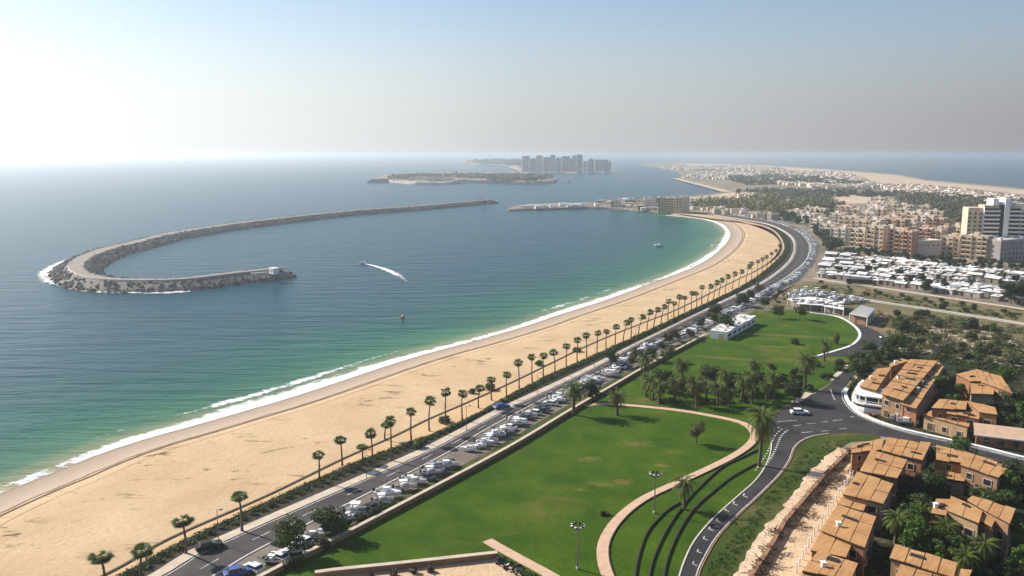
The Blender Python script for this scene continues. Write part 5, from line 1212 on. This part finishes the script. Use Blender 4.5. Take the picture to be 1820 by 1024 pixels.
APT = [
 (1402,1423,375,8,'aptB','white low block nearest the road bend, far left of the quarter'),(1424,1443,381,9,'aptB','second white low block right of the road bend'),
 (1444,1460,390,11,'aptB','third white block stepping down beside the bright green tree'),(1461,1480,399,11,'aptB','fourth white block stepping down right of the green tree'),
 (1481,1499,407,13,'aptB','last white block of the stepping line, with a big grey side wall'),
 (1479,1497,380,10,'aptB','pale stepped block on the upper left of the beige quarter'),(1498,1520,386,12,'aptA','beige block behind the grey sided white block'),(1421,1437,369,6,'aptB','small rear block behind the white line'),(1440,1462,371,6,'aptA','low wide sand block behind the white line'),
 (1490,1511,367,14,'aptA','sunlit sand block at the upper left corner of the quarter'),(1512,1530,373,14,'aptA','sand block right of the upper left corner block'),(1531,1548,376,15,'aptA','narrow beige block in the upper middle of the quarter'),(1546,1566,368,17,'aptB','tall pale block in the rear middle of the quarter'),
 (1571,1591,364,18,'aptA','highest rear block with the flat long roofline'),(1594,1611,372,16,'aptA','rear block just right of the highest one'),(1618,1635,378,20,'aptA','slim tall beige block in the rear right group'),(1637,1655,384,19,'aptB','pale block in the rear right group beside the slim one'),
 (1656,1674,389,17,'aptC','rear right block with rust coloured edge'),(1603,1617,381,17,'aptB','narrow pale block between the rear groups'),(1520,1541,393,17,'aptA','wide block in the second row above the front left tower'),(1543,1561,392,17,'aptB','pale second row block left of centre'),
 (1564,1583,388,18,'aptA','second row block in the very middle of the quarter'),(1585,1604,391,18,'aptC','brown second row block right of the middle'),(1607,1624,396,16,'aptA','second row block behind the brown front tower'),(1638,1652,407,16,'aptC','rust red block above the big shaded wall'),
 (1653,1669,410,15,'aptA','sand block right of the rust red one'),(1670,1682,404,14,'aptC','narrow rust block near the shaded yard'),
 (1519,1543,408,18,'aptA','front row beige tower at the left corner'),(1545,1566,403,21,'aptA','tall beige front row tower second from the left'),(1569,1596,407,19,'aptB','widest pale front row tower with many balconies'),(1597,1617,412,19,'aptC','brown front row tower closing the left group'),
 (1680,1700,422,14,'aptA','front row sand block right of the shaded wall'),(1718,1747,421,17,'aptA','front block at the left end of the long dark podium')]
for k, (xl, xr, yt, h, mk, lb) in enumerate(APT): apartment(xl, xr, yt, h, lb, mk, 10 if k > 4 else 13, -50 + random.uniform(-4, 4), k % 3)
fill = sorted(scatter([(1500,398),(1520,388),(1600,392),(1700,408),(1712,424),(1640,420),(1560,412),(1500,408)], 9, LZ, (), 16) + scatter([(1560,372),(1640,385),(1690,395),(1700,402),(1600,392),(1520,384)], 12, LZ, (), 16), key=lambda q: q[1][0])
for k, (p, (x, y)) in enumerate(fill):
    h = random.choice((11, 13, 15, 17)); ty = P((p.x, p.y, LZ + h))[1]; w = random.uniform(14, 22)
    apartment(x - w / 2, x + w / 2, ty, h, 'infill block between the beige rows of the quarter, %s from the left' % ordw(k + 1), random.choice(('aptA', 'aptB', 'aptA', 'aptC')), 9, -50 + random.uniform(-6, 6), k % 3, side=False)
# long podium, shaded wall building
p = G(1785, 424, LZ + 16); r = block('podium_block', 'long dark shaded podium block running to the right frame edge', 'building', (p.x + 14, p.y + 12, LZ), 62, 20, 15, R(28), M['tower'], None)
for fl in range(4):
    for b in range(14): inst('window', WIN, r, (-31 + 62 * (b + .5) / 14, -10.003, fl * 3.6 + 1.2), 0, (1.3, 1, 1))
for q in range(16): MB().box(*(lambda x, y: (x - 1.6, x + 1.6, y - 1, y + 1))(random.uniform(-27, 27), random.uniform(-7, 7)), 15.25, 15.3 + random.uniform(.6, 2)).build('roof_unit', M['whitewear'], r)
p = G(1648, 428, LZ + 12); r = block('warehouse', 'low purple grey building with blank shaded wall in front of the rust blocks', 'building', (p.x, p.y + 9, LZ), 26, 14, 11, R(20), M['tower'], None)
for b in range(5): inst('window', WIN, r, (-10 + 5 * b, -7.003, 7.5), 0)
# the hotel tower at the right edge
def hotel():
    h = 39; p = G(1782, 366, LZ + h); r = empty('hotel_tower', 'tall pale hotel tower with two white fins at the right edge', 'tower', (p.x, p.y + 12, LZ), R(-12))
    def wing(x0, x1, y0, y1, hh, mk, bal):
        MB().box(x0, x1, y0, y1, -1, hh).build('wing', M['aptA'], r); nf = int(hh / 3.1)
        if bal:
            for f in range(nf):
                MB().box(x0 - .2, x1 + .2, y0 - 1.5, y0 - .01, f * 3.1 + .1, f * 3.1 + .3).box(x0 - .2, x1 + .2, y0 - 1.5, y0 - 1.38, f * 3.1 + .3, f * 3.1 + 1.3).build('balcony', M['white'], r)
                MB().box(x0 + .4, x1 - .4, y0 - .06, y0 - .004, f * 3.1 + .5, f * 3.1 + 2.6).build('window_band', M['dark'], r)
        else:
            for f in range(nf):
                for x in np.linspace(x0 + 1.4, x1 - 1.4, max(int((x1 - x0) / 3.4), 1)): inst('window', WIN, r, (float(x), y0 - .003, f * 3.1 + .9), 0)
    wing(-19, -8.6, -6, 8, h - 2, 'aptB', False); wing(-8.4, 2.4, -7, 7, h, 'aptB', True); wing(8.4, 17.5, -6, 8, h - 1, 'aptB', True); wing(17.7, 28, -6.5, 7, h - 2.5, 'aptB', True)
    MB().box(-2.6, 1.2, -7.3, 7.4, h, h + 5).build('lift_house', M['white'], r); MB().box(2.6, 4.9, -8.5, 8.5, -1, h + .4).build('recess', M['dark'], r)
    MB().box(4.95, 8.35, -10, 9, -1, h + 5.5).build('fin', M['white'], r); MB().box(-8.6, -8.35, -8.5, -6.2, 0, h - 1).build('fin', M['white'], r)
    MB().box(10, 15, -2, 4, h - 1, h + 2).build('plant_room', M['whitewear'], r)
hotel()
# waterfront blocks by the jetty neck
for xl, xr, yt, h, d, mk, lb in [(1172,1200,352.5,19,24,'aptA','broad sand coloured waterfront block beside the small bay'),(1202,1212,352,20,30,'aptA','tall dark flanked waterfront block right of the broad one'),(1131,1146,355,12,16,'aptB','white balconied waterfront block'),(1147,1158,354,14,18,'aptB','taller white waterfront block with dark side'),
     (1087,1093,357.5,9,12,'aptC','small pink harbour block at the jetty root'),(1094,1103,356.5,10,12,'aptB','small white harbour block at the jetty root')]:
    apartment(xl, xr, yt, h, lb, mk, d, -30, 1, 'waterfront blocks', side=False)
# huts of the packed yard
def hut_proto(seed, w, d, h, gable):
    r = empty('hut', 'x', 'hut'); MB().box(-w/2, w/2, -d/2, d/2, -.2, h).build('wall', M['hutwall'], r)
    if gable:
        a = .5; MB().add([(-w/2-a,-d/2-a,h),(w/2+a,-d/2-a,h),(w/2+a,0,h+1.1),(-w/2-a,0,h+1.1),(w/2+a,d/2+a,h),(-w/2-a,d/2+a,h)], [(0,1,2,3),(3,2,4,5),(0,3,5),(1,4,2),(0,5,4,1)]).build('roof', M['hutwhite'], r)
    else: MB().box(-w/2-.35, w/2+.35, -d/2-.35, d/2+.35, h + .003, h + .3).box(-w*.3, -w*.05, -.6, .5, h + .3, h + 1.0).build('roof', M['hutwhite'], r)
    MB().box(-.5, .5, -d/2-.06, -d/2-.005, 0, 2).build('door', M['dark'], r)
    return r
PH = [hut_proto(0, 5, 3.6, 2.4, False), hut_proto(1, 7, 4.2, 2.6, True), hut_proto(2, 4, 3.2, 2.3, False), hut_proto(3, 9, 4.5, 2.8, False)]
def row_huts():
    top = [(1476,455),(1560,461),(1650,473),(1740,483),(1835,494)]; bot = [(1456,492),(1500,497),(1570,506),(1700,524),(1835,543)]
    a = resample(W(top), 60); b = resample(W(bot), 60); rows = 13
    for j in range(rows):
        v = j / (rows - 1); line = [p.lerp(q, v) for p, q in zip(a, b)]; L = clen(line); s = random.uniform(0, 3); k = 0
        line = resample(line, 200)
        while s < L - 3:
            i = int(s / L * 199); d = line[min(i + 1, 199)] - line[max(i - 1, 0)]; p = line[i]; px = P((p.x, p.y, LZ))
            w = random.choice((0, 1, 2, 3, 0, 2))
            gap = random.random() < .12 or px[0] > 1830 or noise.noise(Vector((p.x * .03, p.y * .03, 8))) > .33
            if not gap and k < 22:
                k += 1; ang = math.atan2(d.y, d.x) + random.uniform(-.25, .25) + (math.pi / 2 if random.random() < .15 else 0)
                o = dup(PH[w], (p.x + random.uniform(-1, 1), p.y + random.uniform(-1.6, 1.6), LZ + .03), ang, 'pale roofed hut in the packed yard, %s from left in row %s from the back' % (ordw(k), ordw(j + 1).replace('th', 'th')), random.uniform(.85, 1.2), 'huts of the packed yard'); o['category'] = 'hut'
                o['label'] = 'pale hut %s from left in the %s row of the packed yard' % (ordw(k), ordw(j + 1))
            s += {0: 5, 1: 7, 2: 4, 3: 9}[w] * 1.12 + random.uniform(.6, 3)
row_huts()
yard = scatter([(1470,462),(1560,465),(1820,498),(1820,535),(1500,495),(1462,485)], 46, LZ, (), 6)
for k, (p, _) in enumerate(sorted(yard, key=lambda q: q[1][0])):
    o = dup(PC[k % 3], (p.x, p.y, LZ + .03), random.uniform(-3, 3), 'car standing among the yard huts, %s from the left' % ordw(k + 1), 1.1, 'cars among the yard huts'); o['category'] = 'car'
def truck(loc, rz, label, m, L=9):
    r = empty('truck', label, 'truck', loc, rz)
    MB().box(-L/2, L/2-2.4, -1.25, 1.25, .9, 3.4).build('cargo_box', m, r); MB().add([(L/2-2.2,-1.2,.6),(L/2,-1.2,.6),(L/2,1.2,.6),(L/2-2.2,1.2,.6),(L/2-2.2,-1.2,3),(L/2-.5,-1.2,3),(L/2-.5,1.2,3),(L/2-2.2,1.2,3)], [(0,3,2,1),(4,5,6,7),(0,1,5,4),(1,2,6,5),(2,3,7,6),(3,0,4,7)]).build('cab', m, r)
    MB().box(-L/2, L/2-.3, -.5, .5, .55, .85).build('chassis', M['tyre'], r)
    for x in (-L/2+1.2, -L/2+2.4, L/2-1.2):
        for y in (-1.1, 1.1): MB().tube([(x, y-.15, .5), (x, y+.15, .5)], .5, 10).build('wheel', M['tyre'], r)
truck(G(1531, 506), R(-22), 'long black truck parked at the near edge of the packed yard', M['glass'], 17)
truck(G(1788, 527), R(-18), 'red and white truck at the right end of the packed yard', M['red'], 9)

# trees of the city: single trees near, woods far
FK = [('far', 0), ('far', 1), ('far', 2)]
planting([(1496,446),(1540,449),(1600,457),(1700,467),(1820,474),(1820,484),(1700,480),(1600,466),(1500,456)], 74, FK, 'dark tree in the belt between beige quarter and packed yard, %s from the left', 'tree', 'tree belt before the beige quarter', 5, (.5, .85))
planting([(1438,402),(1452,408),(1482,432),(1500,448),(1475,452),(1456,430)], 26, FK + [('tree', 2)], 'tree beside the outer road bend, %s from the left', 'tree', 'trees by the road bend', 5, (.8, 1.2))
planting([(1395,386),(1440,396),(1448,404),(1420,400),(1380,391)], 22, FK, 'tree between far road and white blocks, %s from the left', 'tree', 'trees behind the far road', 5, (.8, 1.3))
planting([(1460,372),(1480,376),(1480,392),(1462,384),(1448,378)], 16, FK, 'tree among the white blocks, %s from the left', 'tree', 'trees among the blocks', 5, (.8, 1.2))
planting([(1690,412),(1740,418),(1745,436),(1705,440),(1690,425)], 14, FK, 'tree in front of the hotel tower, %s from the left', 'tree', 'trees before the hotel tower', 5, (.9, 1.4))
planting([(1462,466),(1820,500),(1820,540),(1700,520),(1560,502),(1470,490)], 36, FK + [('bush', 1)], 'dark tree among the yard huts, %s from the left', 'tree', 'trees among the yard huts', 7, (.45, .9))
for x, y, s_, lb in [(1645,520,1.1,'big round bush at the near edge of the packed yard'),(1797,541,1.7,'largest dark tree at the right end of the packed yard'),(1818,538,1.5,'dark tree cut by the right frame edge by the yard'),(1455,412,1.3,'bright green tree left of the white blocks'),(1466,420,1.0,'smaller green tree before the white blocks')]:
    o = put('tree' if 'green' in lb else 'tree', 2 if 'green' in lb else 1, G(x, y), lb, 'tree', None, sc=s_)
planting([(1455,502),(1600,525),(1820,560),(1820,570),(1600,540),(1480,522),(1440,512)], 26, BK, 'low shrub on the dry strip between track and wall, %s from the left', 'shrub', 'shrubs on the dry strip', 6, (.8, 1.5))
planting([(1570,548),(1700,568),(1820,588),(1820,662),(1740,648),(1620,632),(1556,636),(1580,600)], 52, BK + [('bush', 3), ('bush', 2)], 'scrub bush on the wild ground right of the loop road, %s from the left', 'shrub', 'scrub bushes on the wild ground', 2.6, (1.2, 2.1))
clumps('scrub', pts_in([(1562,560),(1700,568),(1860,592),(1860,668),(1740,650),(1620,634),(1552,638),(1578,606)], 260, LZ), M['leafo'], 'low wild scrub covering the ground right of the loop road', 'scrub', (1.0, 3.2), (.8, 2.4), 90, .38, 21)
clumps('scrub', pts_in([(1455,502),(1600,525),(1850,563),(1850,576),(1600,541),(1480,523),(1440,512)], 90, LZ), M['leafo'], 'low dry scrub between track and field wall', 'scrub', (.8, 2.2), (.4, 1.2), 50, .35, 22)
planting([(1290,560),(1330,520),(1385,510),(1440,512),(1440,525),(1380,540),(1340,546)], 22, BK + [('tree', 0), ('tree', 3)], 'green bush between boat shed and coast road, %s from the left', 'shrub', 'bushes by the coast road', 4, (.8, 1.1))
planting([(1090,658),(1200,606),(1290,562),(1300,572),(1250,596),(1150,648)], 14, [('tree', 0), ('tree', 1), ('bush', 3), ('tree', 3)], 'small tree along the wall beside the parking strip, %s from the left', 'tree', 'trees along the parking strip', 5, (.55, .85))
planting([(470,1000),(560,960),(640,925),(700,898),(705,905),(600,960),(520,1012)], 16, BK + [('tree', 0)], 'dense shrub beside the near end of the cream wall, %s from the left', 'shrub', 'shrubs at the near wall', 2.5, (.8, 1.2))
def bits(px, n, zr, seed, name, label, m, w=(.5, 2.2)):
    mb = MB(); r = random.Random(seed)
    for p, _ in scatter(px, n):
        a, b = r.uniform(*w), r.uniform(*w) * .6; mb.box(p.x - a, p.x + a, p.y - b, p.y + b, LZ - .1, LZ + zr * r.uniform(.4, 1))
    tag(mb.build(name, m), label, 'debris', kind='stuff')
bits([(1620,560),(1820,600),(1820,655),(1660,632),(1580,630)], 260, .35, 4, 'rubble_litter', 'pale rubble scattered through the wild scrub ground', M['pave'], (.3, 1.5))
clumps('rough_grass', pts_in([(1300,960),(1345,905),(1392,850),(1410,825),(1440,790),(1520,778),(1500,792),(1462,812),(1420,855),(1385,892),(1345,945),(1290,1020),(1245,1060),(1262,1000)], 300, LZ), M['leafb'], 'rough tufted grass and weeds on the strip beside the lower road', 'weeds', (.35, .9), (.08, .32), 30, .16, 23)
clumps('rough_grass', pts_in([(1545,640),(1600,632),(1700,640),(1820,655),(1820,668),(1700,650),(1620,640)], 120, LZ), M['leaf'], 'weedy growth behind the upper villas', 'weeds', (.8, 2), (.4, 1.4), 60, .3, 24)
clumps('rough_grass', pts_in([(1140,668),(1390,660),(1400,690),(1385,722),(1250,722),(1150,716)], 110, LZ), M['leaf'], 'undergrowth beneath the palm thicket between the lawns', 'undergrowth', (.8, 2), (.4, 1.2), 60, .28, 25)
clumps('woodland', pts_in([(1235,366),(1290,359),(1325,362),(1345,352),(1395,346),(1470,350),(1480,362),(1505,376),(1460,372),(1430,380),(1400,384),(1330,376),(1260,375)], 460, LZ), M['leafo'], 'dark woodland behind the far end of the beach', size=(4, 8), hh=(7, 13), leaves=34, ls=2.1, seed=6)
clumps('woodland', pts_in([(1590,350),(1640,352),(1738,366),(1740,408),(1700,405),(1680,395),(1640,375),(1600,364)], 380, LZ), M['leafo'], 'dark woodland behind the beige quarter', size=(4, 8), hh=(7, 13), leaves=34, ls=2.1, seed=7)
clumps('woodland', pts_in([(1290,318),(1380,312),(1500,322),(1540,332),(1480,332),(1400,327),(1330,330)], 300, LZ), M['leafd'], 'grey green woods inside the distant town', size=(7, 15), hh=(6, 12), leaves=22, ls=4, seed=8)
clumps('woodland', pts_in([(1300,342),(1400,340),(1560,344),(1700,352),(1820,362),(1820,372),(1740,364),(1580,350),(1400,350)], 420, LZ), M['leafd'], 'thin line of dark trees crossing the far plain', size=(4, 9), hh=(5, 10), leaves=24, ls=2.6, seed=9)
M['farhouse'] = plain('far_house', (.42, .36, .3), .9, .3, .02, rnd=.3)
def town(poly, n, nthing, size, label, group, seed):
    r = random.Random(seed); pts = scatter(poly, n); pts.sort(key=lambda q: -q[1][1]); mb = MB(); k = 0
    ms = [M['farhouse'], M['aptB'], M['aptA']]
    for i, (p, _) in enumerate(pts):
        w, d, h = r.uniform(*size), r.uniform(*size) * .8, r.uniform(3, 7.5)
        if i < nthing:
            k += 1; t = empty('house', label, 'house', (p.x, p.y, LZ), r.uniform(-.6, .6), group)
            MB().box(-w/2, w/2, -d/2, d/2, -.3, h).build('wall', ms[i % 3], t); MB().box(-w/2-.2, w/2+.2, -d/2-.2, d/2+.2, h + .003, h + .45).build('roof', M['farhouse'], t)
        else: mb.box(p.x - w/2, p.x + w/2, p.y - d/2, p.y + d/2, LZ - .3, LZ + h, i % 3)
    tag(mb.build('distant_town', ms), 'pale houses of the %s reading as one mass' % group, 'houses', kind='stuff')
town([(1216,316),(1262,306),(1330,300),(1500,308),(1545,322),(1560,336),(1480,338),(1420,331),(1330,323),(1290,320)], 1500, 60, (9, 20), 'small pale house on the near side of the distant coastal town', 'distant coastal town', 1)
town([(1560,330),(1640,332),(1820,354),(1820,372),(1740,362),(1600,349)], 900, 90, (7, 15), 'small pale house on the far plain behind the beige quarter', 'suburb on the far plain', 2)
town([(1300,345),(1395,352),(1440,368),(1400,378),(1350,366),(1310,352)], 150, 50, (6, 13), 'small house among trees behind the road bend', 'houses behind the road bend', 3)
town([(1165,296),(1300,295),(1400,300),(1320,303),(1230,303),(1190,301)], 600, 0, (18, 40), 'x', 'farthest coast town', 4)
town([(1240,377),(1300,383),(1370,392),(1385,389),(1310,377),(1250,373)], 70, 46, (5, 9), 'small roadside house behind the far end of the road', 'houses along the far road', 5)
# jetty clutter
pj = scatter([(930,369.5),(1000,366),(1062,365.5),(1062,368),(1000,369.5),(945,371.5)], 34)
for k, (p, _) in enumerate(sorted(pj, key=lambda q: q[1][0])):
    r = empty('harbour_shed', 'white harbour shed on the jetty, %s from the seaward end' % ordw(k + 1), 'shed', (p.x, p.y, LZ), random.uniform(-.3, .3), 'sheds on the jetty'); w, d, h = random.uniform(4, 12), random.uniform(3, 6), random.uniform(2, 4.5)
    MB().box(-w/2, w/2, -d/2, d/2, -.2, h).build('wall', M['whitewear'], r); MB().box(-w/2-.3, w/2+.3, -d/2-.3, d/2+.3, h + .003, h + .3).build('roof', M['white'], r)
pj = scatter([(1062,360),(1085,358.5),(1165,354.5),(1230,356),(1235,372),(1190,379),(1120,371),(1070,369)], 90)
for k, (p, _) in enumerate(sorted(pj, key=lambda q: q[1][0])):
    r = empty('harbour_house', 'low pale house behind the small harbour, %s from the left' % ordw(k + 1), 'house', (p.x, p.y, LZ), random.uniform(-.5, .5), 'houses by the harbour'); w, d, h = random.uniform(5, 12), random.uniform(5, 9), random.uniform(3, 6)
    MB().box(-w/2, w/2, -d/2, d/2, -.2, h).build('wall', M[random.choice(('aptA', 'aptB', 'hutwall'))], r); MB().box(-w/2-.2, w/2+.2, -d/2-.2, d/2+.2, h + .003, h + .3).build('roof', M['hutwhite'], r)
clumps('harbour_trees', pts_in([(1100,362),(1170,358),(1235,360),(1240,372),(1200,374),(1130,368)], 90, LZ), M['leafd'], 'dark trees among the harbour houses', size=(3, 6), hh=(5, 9), leaves=30, ls=1.6, seed=12)
cwl = W([(905,373.6),(960,372.6),(1044,370.8),(1110,372.4),(1164,377)], 0); mound('quay_wall', 'dark rubble bank along the inner side of the jetty', offset(cwl, 3), 6, 2.6, 2.4, M['rubble'], 'bank')
for x, y, yt, lb in [(1476,334,302,'tallest thin mast rising over the distant town'),(1426,333,309,'thin lattice mast in the woods of the distant town'),(1350,372,344,'thin mast beside the far sand spit'),(1300,300,290,'small mast on the horizon dunes'),(1393,377,352,'slender mast in the woodland behind the road bend')]:
    h = hgt(x, y, yt); r = empty('radio_mast', lb, 'mast', G(x, y)); MB().tube([(0, 0, 0), (0, 0, h)], [h * .02, h * .008], 5).build('shaft', M['metal'], r); MB().box(-h * .05, h * .05, -.4, .4, h * .85, h * .87).build('crossarm', M['metal'], r)
# street light columns along the coast road
for k in range(26):
    c = resample(C2, 27); p = c[k]; 
    if P((p.x, p.y, LZ))[1] < 440: break
    r = empty('road_lamp', 'slim lamp post of the coast road, %s from the near end' % ordw(k + 1), 'street lamp', (p.x, p.y, LZ + .2), 0, 'lamp posts of the coast road')
    MB().tube([(0, 0, 0), (0, 0, 7.2)], [.1, .06], 6).build('pole', M['metal'], r); MB().tube([(0, 0, 7.1), (.9, -.5, 7.5)], .05, 5).build('arm', M['metal'], r); MB().box(.7, 1.4, -.75, -.4, 7.42, 7.54).build('lamp_head', M['rail'], r)
# beach shrubs near the promenade and driftwood
for k, (x, y, lb) in enumerate([(745,797,'green shrub patch on the sand by the seventh promenade palm'),(790,752,'green shrub on the sand beside the promenade wall'),(838,700,'drooping green shrub leaning by the eleventh promenade palm'),(870,694,'brown shrub on the sand before the twelfth promenade palm'),(957,650,'dark shrub on the sand near the fifteenth promenade palm'),(1025,626,'low shrub line beside the promenade wall in the middle')]):
    o = put('bush', k, G(x, y), lb, 'shrub', None, sc=1.3)
# tarp heaps by the sand lot
for k, (x, y) in enumerate([(890,1000),(905,1009),(922,1018),(942,1030),(700,1022),(735,1018),(765,1016),(660,1028)]):
    r_ = random.Random(k + 50); mb = MB()
    blob_leaves(mb, r_, 0, 0, .5, 1.5 if k < 4 else .7, .7, 60, .4)
    o = mb.build('tarp_heap' if k < 4 else 'driftwood_pile', M['tarp'] if k < 4 else M['brush']); o.location = G(x, y, LZ + .1)
    tag(o, ('crumpled black tarp heap along the path by the sand lot, %s from the top' if k < 4 else 'small dark heap lying on the sand lot, %s from the right') % ordw((k % 4) + 1), 'heap', 'black tarp heaps' if k < 4 else 'heaps on the sand lot')
for lst in PR.values():
    for q in lst: purge(q)
for q in PC + PB + PH: purge(q)
